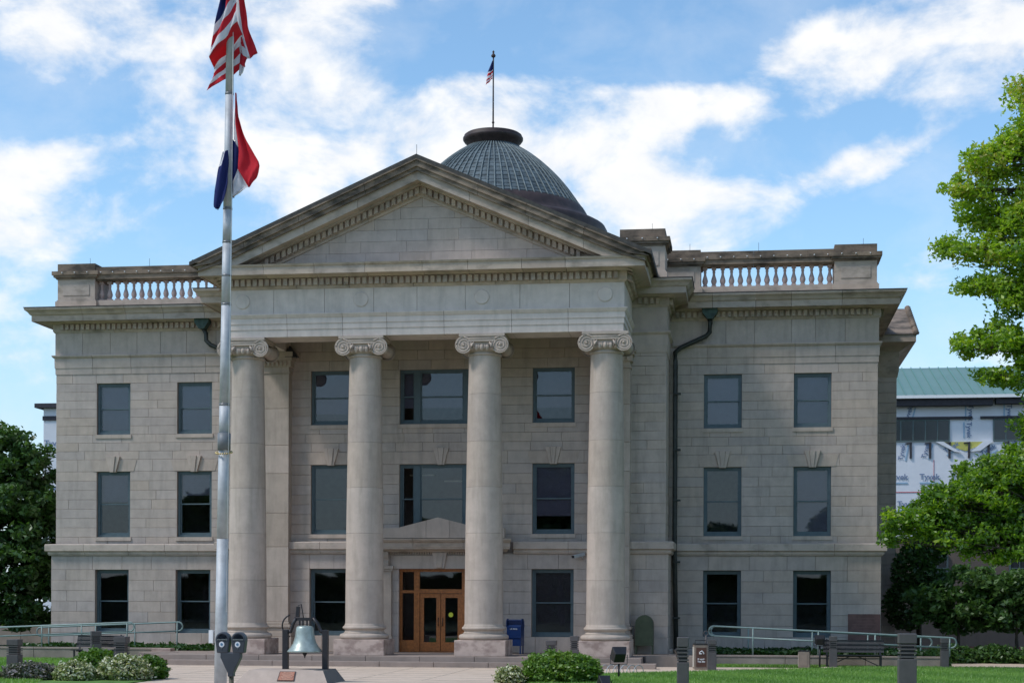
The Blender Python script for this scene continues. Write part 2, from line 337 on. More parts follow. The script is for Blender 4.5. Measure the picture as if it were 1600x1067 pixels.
# ------------------------------------------------------------------ courthouse
CH = thing('courthouse', 'grey limestone courthouse with columned portico, pediment and green copper dome', 'building')
BLOCKS = []
def wallblocks(o, ud, n, length, courses, holes, avg, seed, proud=.0, pale=0):
    """o origin (x,y), ud unit dir, n outward normal"""
    rn = random.Random(seed)
    for ci, (z0, z1) in enumerate(courses):
        free = [(0, length)]
        for (a, b, c, d) in holes:
            if c < z1-.02 and d > z0+.02:
                nf=[]
                for (p, q) in free:
                    if b<=p or a>=q: nf.append((p,q)); continue
                    if a>p+.02: nf.append((p,a))
                    if b<q-.02: nf.append((b,q))
                free = nf
        for (p, q) in free:
            k = max(1, round((q-p)/(avg*rn.uniform(.85,1.2)))); cuts=[p]+[p+(q-p)*(i+rn.uniform(-.16,.16)+(.22 if ci%2 else -.22))/k for i in range(1,k)]+[q]
            for a, b in zip(cuts, cuts[1:]):
                BLOCKS.append((o, ud, n, a, b, z0, z1, rn.random(), proud+rn.uniform(0,.005)))
def backing(m, o, ud, n, length, z0, z1, holes, th=.34, tone=.5):
    xs = sorted({0, length}|{h for H in holes for h in H[:2]}); zs = sorted({z0,z1}|{min(max(h,z0),z1) for H in holes for h in H[2:]})
    Mx = Matrix(((ud[0], -n[0], 0, o[0]), (ud[1], -n[1], 0, o[1]), (0,0,1,0), (0,0,0,1)))
    for a, b in zip(zs, zs[1:]):
        run=None
        for p, q in zip(xs, xs[1:]):
            c = ((p+q)/2, (a+b)/2); hole = any(H[0]<c[0]<H[1] and H[2]<c[1]<H[3] for H in holes)
            if hole:
                if run: m.box(run[0],run[1],.035,th,a,b,tone,M=Mx); run=None
            else: run = (run[0],q) if run else (p,q)
        if run: m.box(run[0],run[1],.035,th,a,b,tone,M=Mx)
def courses(levels):
    out=[]
    for z0, z1, k in levels: out += [(z0+(z1-z0)*i/k, z0+(z1-z0)*(i+1)/k) for i in range(k)]
    return out
ZW = dict(g0=.56,g1=2.93,a0=4.16,a1=6.63,b0=8.02,b1=9.95)
WX = [(12.325,13.642),(9.141,10.485)]
BXW = (3.243,4.72)
UP = courses([(3.87,4.16,1),(4.16,6.63,7),(6.63,7.08,1),(7.08,8.02,3),(8.02,9.95,6),(9.95,10.3,1)])
LO = courses([(.14,.56,1),(.56,2.93,6),(2.93,3.46,1)])
wall = MB()
def opens(x_of, spans, kinds=(('g0','g1'),('a0','a1'),('b0','b1'))):
    return [(x_of(s), x_of(s)+abs(s[1]-s[0]), ZW[a], ZW[b]) for s in spans for a, b in kinds]
# wings (front): left wing runs -15.25..-7.95, right wing 7.95..15.25
for side in (-1, 1):
    x0 = -15.25 if side<0 else 7.9; Lg = 7.35
    hs = []
    for (a, b) in WX:
        lo_ = (-b if side<0 else a)-x0
        for p, q in (('a0','a1'),('b0','b1')): hs.append((lo_, lo_+b-a, ZW[p], ZW[q]))
    backing(wall, (x0,0), (1,0), (0,-1), Lg, 3.5, 12.3, hs)
    wallblocks((x0,0), (1,0), (0,-1), Lg, UP, hs, 1.12, 10+side)
    x1 = -15.38 if side<0 else 7.9; Lg = 7.48
    hs = [((-b if side<0 else a)-x1, (-b if side<0 else a)-x1+b-a, ZW['g0'], ZW['g1']) for a, b in WX]
    backing(wall, (x1,-.13), (1,0), (0,-1), Lg, -.4, 3.5, hs, .45)
    wallblocks((x1,-.13), (1,0), (0,-1), Lg, LO, hs, 1.15, 30+side)
# centre block front (behind the columns)
hs=[(4.0-4.0+7.9-b, 7.9-a, z0, z1) for (a,b) in (BXW,) for z0,z1 in ((4.16,6.63),(8.04,9.97))]+[(7.9+BXW[0],7.9+BXW[1],z0,z1) for z0,z1 in ((4.16,6.63),(8.04,9.97))]
hs+=[(7.9-1.5,7.9+1.5,4.16,6.63),(7.9-1.5,7.9+1.5,8.04,9.97)]
UPC = courses([(3.87,4.16,1),(4.16,6.63,7),(6.63,7.08,1),(7.08,8.04,3),(8.04,9.97,6),(9.97,11.0,3)])
backing(wall, (-7.9,-2.3), (1,0), (0,-1), 15.8, 3.5, 12.4, hs)
wallblocks((-7.9,-2.3), (1,0), (0,-1), 15.8, UPC, hs, 1.15, 77)
hs=[(8-BXW[1],8-BXW[0],.56,2.93),(8+BXW[0],8+BXW[1],.56,2.93),(8-1.48,8+1.48,-.4,2.93)]
backing(wall, (-8,-2.43), (1,0), (0,-1), 16, -.4, 3.5, hs, .45)
wallblocks((-8,-2.43), (1,0), (0,-1), 16, courses([(0,.56,1),(.56,2.93,6),(2.93,3.46,1)]), hs, 1.15, 78)
# block returns and outer sides, rear
for side in (-1,1):
    o_ = (7.9,-2.3) if side>0 else (-7.9,0); ud=(0,1) if side>0 else (0,-1); n=(side,0)
    backing(wall, o_, ud, n, 2.3, 3.5, 12.4, []); wallblocks(o_, ud, n, 2.3, UP+courses([(10.3,11.0,2)]), [], 1.15, 90+side)
    o_ = (8.0,-2.43) if side>0 else (-8.0,-.13)
    backing(wall, o_, ud, n, 2.3, -.4, 3.5, []); wallblocks(o_, ud, n, 2.3, LO, [], 1.15, 94+side)
    o_ = (15.25,0) if side>0 else (-15.25,20); ud=(0,1) if side>0 else (0,-1)
    backing(wall, o_, ud, n, 20, 3.5, 12.3, []); wallblocks(o_, ud, n, 20, UP, [], 1.3, 96+side)
    o_ = (15.38,-.13) if side>0 else (-15.38,20)
    backing(wall, o_, ud, n, 20, -.4, 3.5, []); wallblocks(o_, ud, n, 20, LO, [], 1.3, 98+side)
wall.box(-15.2,15.2,19.7,20,-.4,12.3)
wall.box(-15.0,15.0,.35,19.7,12.2,12.3)
wallo = wall.build('wall', MORT, CH)
# pick the largest-looking blocks as single objects
def blockmesh(m, B, local=False):
    o_, ud, n, a, b, z0, z1, tone, pr = B; gap=.004; d=.05+pr; w=b-a-2*gap; h=z1-z0-2*gap; bv=.006
    cx=(a+b)/2
    Mx = Matrix(((ud[0], -n[0], 0, o_[0]+ud[0]*cx), (ud[1], -n[1], 0, o_[1]+ud[1]*cx), (0,0,1,(z0+z1)/2), (0,0,0,1)))
    t = MB(); t.bevbox(-w/2,w/2,-pr,.05,-h/2,h/2,bv,tone)
    if local: return t, Mx
    m.add([Mx@Vector(q) for q in t.v], t.f, tone)
def vis(B):
    o_, ud, n, a, b, z0, z1, tone, pr = B
    if n[1] > -.5: return 0
    cx=o_[0]+(a+b)/2; s = (b-a)*(z1-z0)
    for c in (-6.09,-2.03,2.03,6.09):
        c2 = c+ (10.66-c)*.055
        if o_[1] < -1 and abs(cx-c2) < .75: s *= .35
    if z0>10.0 and o_[1]<-1 and abs(cx)<7: s*=.2
    return s
BLOCKS.sort(key=vis, reverse=True)
for B in BLOCKS[:296]:
    t, Mx = blockmesh(None, B, True); ob = t.build('stone_block', LIME, wallo); ob.matrix_local = Mx
rest = MB()
for B in BLOCKS[296:]: blockmesh(rest, B)
tag(rest.build('small_stone_blocks', LIME, wallo), kind='stuff')
wallo['label'] = 'coursed limestone ashlar wall'

# --- mouldings as runs of separate stones
def run(name, prof, p0, p1, n, m0, m1, mat, parent, step=1.4, gap=.006, seed=1, mats=None, mi=None, core=True, zslope=0):
    """profile (out,z) swept from p0 to p1 (2D), n outward; m0/m1 mitre (+1 external, -1 internal, 0 plain)"""
    p0, p1, n = Vector(p0), Vector(p1), Vector(n); d=(p1-p0); Lg=d.length; d.normalize(); k=max(1,round(Lg/step)); rn=random.Random(seed)
    cuts=[0]+[Lg*(i+rn.uniform(-.12,.12))/k for i in range(1,k)]+[Lg]
    for i,(a,b) in enumerate(zip(cuts,cuts[1:])):
        m=MB(); np_=len(prof); A=[];B_=[]
        for (o_,z) in prof:
            sa = a-(m0*o_ if i==0 else 0)+(gap if i>0 else 0); sb = b+(m1*o_ if i==k-1 else 0)-(gap if i<k-1 else 0)
            q=p0+d*sa+n*o_; A.append((q.x,q.y,z)); q=p0+d*sb+n*o_; B_.append((q.x,q.y,z))
        t=rn.random()
        m.add(A+B_, [tuple(range(np_-1,-1,-1)), tuple(range(np_,2*np_))], t)
        for j in range(np_):
            j2=(j+1)%np_; m.add([A[j],A[j2],B_[j2],B_[j]], [(0,1,2,3)], t, (mi[j] if mi else 0))
        m.build(name, mats or mat, parent)
def dentils(m, p0, p1, n, z0, z1, o0, o1, w, sp, ins=.1):
    p0,p1,n=Vector(p0),Vector(p1),Vector(n); d=p1-p0; Lg=d.length; d.normalize(); k=int((Lg-2*ins)/sp); off=(Lg-(k*sp-(sp-w)))/2; rn=random.Random(5)
    for i in range(k):
        a=off+i*sp; c=[p0+d*a+n*o0, p0+d*(a+w)+n*o0, p0+d*(a+w)+n*o1, p0+d*a+n*o1]
        m.add([(q.x,q.y,z) for z in (z0,z1) for q in c], [(0,3,2,1),(4,5,6,7),(0,1,5,4),(1,2,6,5),(2,3,7,6),(3,0,4,7)], rn.random())
# belt course
belt=[(0,3.46),(.06,3.46),(.10,3.52),(.10,3.60),(.19,3.63),(.19,3.86),(.17,3.885),(0,3.90)]
bmi=None
def beltrun(p0,p1,n,m0,m1,seed): run('belt_stone', belt, p0,p1,n,m0,m1,TRIM_B,CH,1.55,seed=seed)
TRIM_B = stone('belt_stone_mat', [(.38,.36,.325),(.42,.395,.35),(.40,.38,.345)], .5, (.20,.175,.14), streak=(1.5,1.5,2), thr=(.5,.7))
# ground storey plane offset .13
beltrun((-15.38,-.13),(-8.0,-.13),(0,-1),1,-1,1); beltrun((8.0,-.13),(15.38,-.13),(0,-1),-1,1,2)
beltrun((-8.0,-.13),(-8.0,-2.43),(-1,0),-1,1,3); beltrun((8.0,-2.43),(8.0,-.13),(1,0),1,-1,4)
beltrun((-8.0,-2.43),(-2.62,-2.43),(0,-1),1,0,5); beltrun((2.62,-2.43),(8.0,-2.43),(0,-1),0,1,6)
beltrun((-15.38,20),(-15.38,-.13),(-1,0),1,1,7); beltrun((15.38,-.13),(15.38,20),(1,0),1,1,8)
# base course below the ground floor windows
basep=[(0,-.45),(.10,-.45),(.10,.10),(.06,.14),(0,.14)]
for a,b,n,m0,m1 in (((-15.38,-.13),(-8,-.13),(0,-1),1,-1),((8,-.13),(15.38,-.13),(0,-1),-1,1),((8,-2.43),(8,-.13),(1,0),1,-1),((-8,-.13),(-8,-2.43),(-1,0),-1,1),((15.38,-.13),(15.38,20),(1,0),1,1)):
    run('base_stone', basep, a,b,n,m0,m1,LIME,CH,1.6,seed=9)
# architrave + frieze + cornice on wings (dz=0) and on centre block (dz=.13)
def entab(p0,p1,n,m0,m1,dz,seed,dent=True):
    run('architrave_stone', [(0,10.30),(.025,10.30),(.03,10.53),(.05,10.54),(.055,10.76),(.055,10.90),(.10,10.93),(.14,10.98),(.14,11.02),(0,11.03)] if dz==0 else [(0,10.30+dz),(.025,10.3+dz),(.05,10.54+dz),(.055,10.9+dz),(.14,10.98+dz),(.14,11.02+dz),(0,11.03+dz)], p0,p1,n,m0,m1,LIME,CH,1.5,seed=seed)
    run('frieze_stone', [(0,11.03+dz),(.03,11.03+dz),(.03,11.86+dz),(0,11.86+dz)], p0,p1,n,m0,m1,LIME,CH,1.12,seed=seed+1)
    run('bed_mould', [(0,11.86+dz),(.05,11.86+dz),(.10,11.93+dz),(.10,12.19+dz),(0,12.19+dz)], p0,p1,n,m0,m1,TRIM,CH,2.2,seed=seed+2)
    run('cornice_stone', [(0,12.185+dz),(.24,12.19+dz),(.30,12.23+dz),(.66,12.25+dz),(.66,12.22+dz),(.69,12.22+dz),(.69,12.43+dz),(.74,12.46+dz),(.80,12.55+dz),(.90,12.63+dz),(.90,12.70+dz),(0,12.80+dz)], p0,p1,n,m0,m1,TRIM,CH,1.5,seed=seed+3)
    run('gutter_edge', [(.80,12.702+dz),(.925,12.702+dz),(.925,12.725+dz),(.80,12.74+dz)], p0,p1,n,m0,m1,FELT,CH,30,seed=seed+4)
    dm=MB(); dentils(dm,p0,p1,n,11.96+dz,12.17+dz,.10,.21,.125,.205,.1); tag(dm.build('dentil_course', TRIM, CH), kind='stuff')
entab((-15.25,0),(-7.9,0),(0,-1),1,-1,0,11); entab((7.9,0),(15.25,0),(0,-1),-1,1,0,21)
entab((15.25,0),(15.25,20),(1,0),1,1,0,31); entab((-15.25,20),(-15.25,0),(-1,0),1,1,0,41)
entab((-7.9,0),(-7.9,-2.3),(-1,0),-1,1,.13,51); entab((7.9,-2.3),(7.9,0),(1,0),1,-1,.13,61)
entab((-7.9,-2.3),(-6.7,-2.3),(0,-1),1,0,.13,71); entab((6.7,-2.3),(7.9,-2.3),(0,-1),0,1,.13,81)

# --- windows
WMESH={}
def ring(m, x0,x1,z0,z1,y0,y1,w, wb=None, mi=0):
    wb = wb or w
    m.box(x0,x0+w,y0,y1,z0,z1,mi=mi); m.box(x1-w,x1,y0,y1,z0,z1,mi=mi); m.box(x0+w,x1-w,y0+.001,y1-.001,z1-w,z1,mi=mi); m.box(x0+w,x1-w,y0+.001,y1-.001,z0,z0+wb,mi=mi)
def lay(key, fn, name, mat, parent, loc=(0,0,0)):
    if key not in WMESH:
        m=MB(); fn(m); WMESH[key]=m.mesh(name, mat)
    return link(name, WMESH[key], parent, loc)
def window(x0, x1, z0, z1, y, blind=None, tri=False, meet=.5, sill=True, bh=1.0):
    w=x1-x0; h=z1-z0; k=(round(w,2),round(h,2),tri)
    def fr(m):
        ring(m, 0,w,0,h, .10,.22,.085,.10)
        if tri:
            for c in (.62, w-.62): m.box(c-.11,c+.11,.095,.225,.10,h-.085)
    wo_=lay(('f',)+k, fr, 'window', PAINT, CH, (x0,y,z0))
    bays=[(.085,w-.085)] if not tri else [(.085,.51),(.73,w-.73),(w-.51,w-.085)]
    zm=.10+(h-.185)*meet
    for bi,(a,b) in enumerate(bays):
        lay(('su',k,bi), lambda m: ring(m,a,b,zm-.02,h-.085,.13,.165,.045), 'sash', PAINT, wo_)
        lay(('sl',k,bi), lambda m: ring(m,a,b,.10,zm+.025,.17,.205,.045,.07), 'sash', PAINT, wo_)
        lay(('pu',k,bi), lambda m: m.box(a+.04,b-.04,.145,.151,zm,h-.12), 'pane', GLASS, wo_)
        lay(('pl',k,bi), lambda m: m.box(a+.04,b-.04,.185,.191,.15,zm), 'pane', GLASS, wo_)
        if blind: lay(('bl',k,bi,bh,blind.name), lambda m: m.box(a+.01,b-.01,.235,.241,.06+(h-.15)*(1-bh),h-.09), 'blind', blind, wo_)
    if sill: lay(('s',k), lambda m: m.box(-.05,w+.05,-.06,.24,-.14,-.002,.9), 'sill', PALE, wo_)
    return wo_
for side in (-1,1):
    for j,(a,b) in enumerate(WX):
        x0,x1=(a,b) if side>0 else (-b,-a)
        window(x0,x1,.56,2.93,-.13+.10)
        bl = {(-1,0):(BLIND,.45),(-1,1):(BLIND,.35),(1,0):(BLIND,1.0),(1,1):(None,1)}[(side,j)]
        window(x0,x1,4.16,6.63,0+.02,bl[0],bh=bl[1])
        window(x0,x1,8.02,9.95,0+.02,BLIND,bh=1.0)
for side in (-1,1):
    x0,x1=(BXW if side>0 else (-BXW[1],-BXW[0]))
    window(x0,x1,.56,2.93,-2.43+.10, BLIND2 if side>0 else None)
    window(x0,x1,4.16,6.63,-2.28, BLIND if side>0 else None, bh=.75)
    window(x0,x1,8.04,9.97,-2.28, BLIND, bh=.72 if side>0 else .8)
window(-1.5,1.5,4.16,6.63,-2.28,None,True); window(-1.5,1.5,8.04,9.97,-2.28,BLIND,True,bh=.7)
# keystones
def keystone(x, y, z, w0=.24, w1=.56, h=.60, d=.09):
    ks=link('keystone', None, CH, (x,y,z)); del_=0
    bpy.data.objects.remove(ks)
    m=MB()
    for (a0,a1,b0,b1,dd) in ((-1,-.38,-1,-.42,0),(-.34,.34,-.38,.38,.03),(.38,1,.42,1,0)):
        m.prism([(a0*w0/2,0),(a1*w0/2,0),(b1*w1/2,h),(b0*w1/2,h)],'y',-d-dd,.04,.9)
    m.box(-w0/2+.01,w0/2-.01,-d+.03,.03,0.004,h-.01,.2)
    m.build('keystone', PALE, CH, (x,y,z), bevel=.006)
for side in (-1,1):
    for (a,b) in WX: keystone(side*(a+b)/2,0,6.60)
    keystone(side*sum(BXW)/2,-2.3,6.60)
keystone(0,-2.3,6.60)
# flat arch stones beside keystones
for (x,y) in [(s*(a+b)/2,0) for s in (-1,1) for a,b in WX]+[(s*sum(BXW)/2,-2.3) for s in (-1,1)]+[(0,-2.3)]:
    hw = 1.62 if abs(x)<.1 else .80
    for s in (-1,1):
        m=MB(); m.prism([(s*.16,0),(s*hw,0),(s*(hw+.12),.42),(s*.24,.42)] if s>0 else [(s*.16,0),(s*.24,.42),(s*(hw+.12),.42),(s*hw,0)],'y',-.016,.03,.75)
        m.build('lintel_stone', LIME, CH, (x,y,6.635))

# --- portico: steps, plinths, columns
sm=[((-8.9,-6.75),(7.36,-6.75),0.0,-.17),((-8.3,-7.15),(7.84,-7.15),-.17,-.345)]
porch=MB(); porch.box(-9.9,8.45,-4.64,-2.44,-.4,-.004); porch.box(-8.7,7.3,-6.4,-4.64,-.4,-.004); porch.box(8.45,9.4,-4.6,-2.6,-.4,-.02)
pf=porch.build('porch_floor', STEP, CH)
for (a,b,zt,zb) in sm:
    k=9; W_=b[0]-a[0]
    for i in range(k):
        m=MB(); m.bevbox(a[0]+W_*i/k+.006,a[0]+W_*(i+1)/k-.006,a[1],a[1]+(.5 if zt==0 else .5),zb-.02,zt,.012,random.random()); m.build('step_stone', STEP, CH)
for i in range(5):
    m=MB(); m.bevbox(-10.0+.0,-8.92,-4.9+.0,-4.5,-.4,-.01,.01); 
m=MB(); m.bevbox(-10.0,-8.72,-5.25,-4.75,-.36,-.01,.012,.3); m.build('step_stone', STEP, CH)
m=MB(); m.bevbox(-9.9,-8.3,-5.75,-5.25,-.36,-.17,.012,.6); m.build('step_stone', STEP, CH)
m=MB(); m.bevbox(7.38,9.35,-5.0,-4.62,-.4,.02,.012,.1); m.build('step_stone', CWAL, CH)
CX=[-6.09,-2.03,2.03,6.09]; CY=-5.4
def shaft_r(z):
    t=(z-1.15)/(9.95-1.15); return .64-.115*(max(0,t)**1.6)
def column_parts():
    parts=[]
    m=MB(); m.box(-.85,.85,-.85,.85,0,.52,.5); parts.append(('plinth',m.mesh('plinth',PLIN),.015))
    m=MB(); prof=[(.80,.522)]
    for i in range(9): a=-math.pi/2+math.pi*i/8; prof.append((.745+.09*math.cos(a), .615+.09*math.sin(a)))
    prof+=[(.72,.715),(.67,.735)]
    for i in range(7): a=math.pi*i/6; prof.append((.70-.035*math.sin(a)-.03*i/6, .735+.10*i/6))
    for i in range(9): a=-math.pi/2+math.pi*i/8; prof.append((.675+.055*math.cos(a), .905+.055*math.sin(a)))
    prof+=[(.675,.965),(.675,.99),(.655,1.0),(.645,1.05)]
    m.lathe(prof, seg=40, tone=.6); parts.append(('column_base',m.mesh('column_base',PALE),0))
    js=[1.05,2.49,4.05,5.57,7.08,8.64,9.90]
    for i,(a,b) in enumerate(zip(js,js[1:])):
        m=MB(); n=6; ga=.003 if i else 0; gb=.003
        pr=[(shaft_r(a+(b-a)*q/n), a+ga+(b-a-ga-gb)*q/n) for q in range(n+1)]
        m.lathe(pr, seg=48, tone=(.15,.85,.3,.7,.1,.55)[i]); parts.append(('drum',m.mesh('drum',PALE),0))
    # ionic capital
    m=MB(); m.lathe([(.525,9.90),(.56,9.92),(.575,9.95),(.56,9.98),(.53,9.99),(.54,10.02),(.63,10.09),(.66,10.17),(.60,10.22),(.5,10.23)], seg=40, tone=.6)
    m.box(-.60,.60,-.60,.60,10.21,10.44,.5)
    m.box(-.72,.72,-.66,.66,10.43,10.50,.7); m.box(-.76,.76,-.70,.70,10.50,10.585,.8)
    for s in (-1,1):
        cx, cz = s*.605, 10.225
        # bolster
        pr=[(.235,-.66),(.215,-.5),(.17,-.2),(.16,-.08),(.18,-.05),(.18,.05),(.16,.08),(.17,.2),(.215,.5),(.235,.66)]
        m.lathe(pr,(cx,0,cz),28,tone=.5,axis='y')
        for fy in (-1,1):
            pr=[(.28,.60*fy),(.292,.64*fy),(.28,.69*fy),(.255,.685*fy),(.25,.665*fy)]
            m.lathe(pr,(cx,0,cz),32,tone=.8,axis='y',cap=False); m.lathe([(.255,.66*fy),(.255,.668*fy)],(cx,0,cz),32,tone=.6,axis='y')
            sp=[]
            for q in range(44):
                a=math.pi/2 - s*q/43*2.3*2*math.pi; rr_=.262*(1-q/43*.82)
                sp.append((cx+rr_*math.cos(a), .672*fy, cz+rr_*math.sin(a)))
            m.tube(sp,.021,5,tone=.9)
            m.lathe([(.045,.66*fy),(.04,.705*fy),(.02,.72*fy)],(cx,0,cz),12,tone=.9,axis='y')
        m.tube([(s*.36,-.675,10.405),(s*.5,-.685,10.45),(s*.6,-.685,10.49)],.02,5,tone=.8)
    for q in range(-2,3):
        a=-math.pi/2+q*.29; m.lathe([(.01,10.03),(.06,10.07),(.078,10.14),(.065,10.21),(.02,10.25)],(math.cos(a)*.625,math.sin(a)*.625,0),10,tone=.6)
        if q<2:
            a+=.145; m.tube([(math.cos(a)*.60,math.sin(a)*.60,10.02),(math.cos(a)*.70,math.sin(a)*.70,10.22)],[.008,.018],5,tone=.9)
    for s in (-1,1): m.tube([(s*.26,-.70,10.3),(s*.33,-.71,10.2),(s*.38,-.70,10.1),(s*.30,-.68,10.07)],[.02,.045,.03,.01],6,tone=.8)
    m.box(-.45,.45,-.685,-.6,10.33,10.43,.8); m.tube([(-.5,-.685,10.42),(.5,-.685,10.42)],.018,6,tone=.9)
    parts.append(('capital',m.mesh('capital',PALE),0))
    return parts
CP=column_parts()
for x in CX:
    c=link('column', None, CH, (x,CY,0))
    for (n,me,bv) in CP:
        o=link(n,me,c)
        if bv: b=o.modifiers.new('bevel','BEVEL'); b.width=bv; b.segments=2
# antae (flat pilasters) on the wall behind the end columns
for x in (-6.05,6.05):
    p=link('pilaster', None, CH, (x,-2.3,0))
    hw=.63
    m=MB(); m.box(-hw-.17,hw+.17,-.62,.06,0,.52); m.build('plinth', PALE, p, bevel=.01)
    m=MB(); 
    for (a,z0,z1) in ((.14,.522,.68),(.09,.68,.72),(.05,.72,.84),(.10,.84,.95),(.03,.95,1.05)): m.box(-hw-a,hw+a,-.42-a,.06,z0,z1-.001,.6)
    m.build('pilaster_base', PALE, p, bevel=.02)
    zz=[1.05,2.3,3.7,4.9,6.3,7.3,8.6,9.85]
    for i,(a,b) in enumerate(zip(zz,zz[1:])):
        m=MB(); m.bevbox(-hw,hw,-.42,.06,a+.004,b-.004,.01,(.9,.3,.7,.5,1,.2,.6)[i]); m.build('pilaster_stone', PALE, p)
    m=MB(); m.box(-hw-.03,hw+.03,-.45,.06,9.85,9.92,.7); m.box(-hw-.0,hw+.0,-.43,.06,9.92,10.08,.4); m.box(-hw-.08,hw+.08,-.50,.06,10.08,10.30,.6); m.box(-hw-.14,hw+.14,-.58,.06,10.30,10.42,.7); m.box(-hw-.18,hw+.18,-.62,.06,10.42,10.585,.8)
    for q in range(8): m.lathe([(.01,10.1),(.05,10.14),(.06,10.2),(.02,10.29)],(-hw+.09+q*.155,-.51,0),8,tone=.7)
    m.build('pilaster_capital', PALE, p)

# --- portico entablature
EX=6.68; EY=-6.02
archp=[(-1.2,10.60),(0.0,10.60),(0.0,10.84),(.025,10.845),(.025,11.03),(.05,11.035),(.05,11.22),(.07,11.23),(.13,11.33),(.13,11.36),(-1.2,11.36)]
FRZ=stone('frieze_stone_mat',[(.48,.475,.45),(.52,.51,.48),(.50,.49,.465)],.35,(.3,.28,.25),bump=.1)
frp=[(-1.0,11.36),(.03,11.36),(.03,12.18),(-1.0,12.18)]
bedp=[(-1.0,12.18),(.06,12.18),(.12,12.25),(.12,12.52),(-1.0,12.52)]
corp=[(-1.0,12.52),(.28,12.52),(.34,12.56),(.70,12.59),(.70,12.555),(.73,12.555),(.73,12.80),(.77,12.82),(.80,12.88),(-.2,13.0)]
sides=[((-EX,-2.3),(-EX,EY),(-1,0),0,1,1),((-EX,EY),(EX,EY),(0,-1),1,1,2),((EX,EY),(EX,-2.3),(1,0),1,0,3)]
for (a,b,n,m0,m1,sd_) in sides:
    run('architrave_stone', archp,a,b,n,m0,m1,FRZ,CH,2.0,seed=sd_)
    run('frieze_stone', frp,a,b,n,m0,m1,FRZ,CH,1.75,seed=sd_+10)
    run('bed_mould', bedp,a,b,n,m0,m1,TRIM,CH,2.4,seed=sd_+20)
    run('cornice_stone', corp,a,b,n,m0,m1,TRIM,CH,1.6,seed=sd_+30)
    dm=MB(); dentils(dm,a,b,n,12.275,12.50,.12,.235,.135,.208,.05); tag(dm.build('dentil_course', TRIM, CH), kind='stuff')
for s in (-1,1):
    a,b=((-EX,-2.3),(-EX,EY)) if s<0 else ((EX,EY),(EX,-2.3))
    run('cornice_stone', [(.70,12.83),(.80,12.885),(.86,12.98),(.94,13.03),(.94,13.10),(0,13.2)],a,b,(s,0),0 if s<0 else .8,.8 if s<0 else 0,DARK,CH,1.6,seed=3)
for x in CX:
    m=MB(); m.lathe([(.245,.05),(.245,-.022),(.22,-.034),(.19,-.03),(.03,-.034)],(0,0,0),28,tone=.7,axis='y'); m.build('medallion', FRZ, CH, (x,EY-.03,11.79))
m=MB(); m.box(-5.5,5.5,-4.9,-2.28,11.2,11.3); m.build('portico_ceiling', simple('ceiling_plaster',(.22,.17,.12),.9), CH)
# tympanum
SL=.434
def zr(x, top): return top-SL*abs(x)
tm=MB(); tm.prism([(-5.9,12.85),(5.9,12.85),(0,15.42)],'y',-5.97,-5.6); tm.build('tympanum_backing', MORT, CH)
rows=[12.95,13.33,13.70,14.07,14.42,14.8,15.12,15.4]
rn=random.Random(4)
for i,(a,b) in enumerate(zip(rows,rows[1:])):
    lim0=(15.36-a)/SL; lim1=max(0,(15.36-b)/SL); cuts=[-lim0]; x=-lim0
    while True:
        x+=rn.uniform(1.0,1.9) if len(cuts)>1 else rn.uniform(1.1,1.6)
        if x>lim0-.7: break
        cuts.append(x)
    cuts.append(lim0)
    if lim0<1: cuts=[-lim0,lim0]
    for p,q in zip(cuts,cuts[1:]):
        pts=[]
        p+=.004; q-=.004
        poly=[(p,a+.004),(q,a+.004)]
        def top(x): return min(b-.004, 15.36-SL*abs(x))
        xs=sorted({p,q,*[v for v in (-lim1,lim1,0) if p<v<q]})
        for x_ in reversed(xs): poly.append((x_, top(x_)))
        cl=[]
        for t_ in poly:
            if not cl or (abs(cl[-1][0]-t_[0])+abs(cl[-1][1]-t_[1]))>1e-4: cl.append(t_)
        if abs(cl[0][0]-cl[-1][0])+abs(cl[0][1]-cl[-1][1])<1e-4: cl.pop()
        if len(cl)<3: continue
        m=MB(); m.prism(cl,'y',-6.0-rn.uniform(0,.006),-5.9,rn.random()); m.build('tympanum_stone', LIME, CH)
# raking cornice: layers given by vertical heights below the roof line
def rake(name, t0, t1, y0, y1, mat, xend, step, zmin=12.9, seed=1):
    rn=random.Random(seed)
    for s in (-1,1):
        k=max(1,round(xend/step)); cuts=[0]+[xend*(i+rn.uniform(-.12,.12))/k for i in range(1,k)]+[xend]
        for a,b in zip(cuts,cuts[1:]):
            ga=.005 if a>0 else 0; gb=.005; a_,b_=a+ga,b-gb
            pts=[(a_,zr(a_,t0)),(b_,zr(b_,t0))]
            for x_ in (b_,a_):
                pts.append((x_, max(zr(x_,t1), min(zmin, zr(x_,t0)-.01))))
            lo_c=(t1-zmin)/SL
            if a_<lo_c<b_: pts=[pts[0],pts[1],pts[2],(lo_c,zmin),pts[3]]
            if s<0: pts=[(-p,q) for p,q in reversed(pts)]
            m=MB(); m.prism(pts,'y',y0,y1,rn.random()); m.build(name, mat, CH)
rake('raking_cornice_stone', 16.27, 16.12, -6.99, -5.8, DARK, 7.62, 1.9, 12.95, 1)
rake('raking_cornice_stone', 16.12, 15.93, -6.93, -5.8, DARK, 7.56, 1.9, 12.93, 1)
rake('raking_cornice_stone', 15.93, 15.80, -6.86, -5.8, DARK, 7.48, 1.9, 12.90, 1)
rake('raking_cornice_stone', 15.80, 15.52, -6.76, -5.8, TRIM, 7.2, 1.7, 12.90, 2)
rake('raking_bed_mould', 15.52, 15.46, -6.40, -5.8, TRIM, 7.0, 1.7, 12.90, 3)
rake('raking_bed_mould', 15.46, 15.22, -6.12, -5.8, TRIM, 7.0, 1.7, 12.90, 4)
rake('raking_bed_mould', 15.22, 15.12, -6.06, -5.8, TRIM, 7.0, 1.7, 12.90, 5)
dm=MB(); rn=random.Random(6)
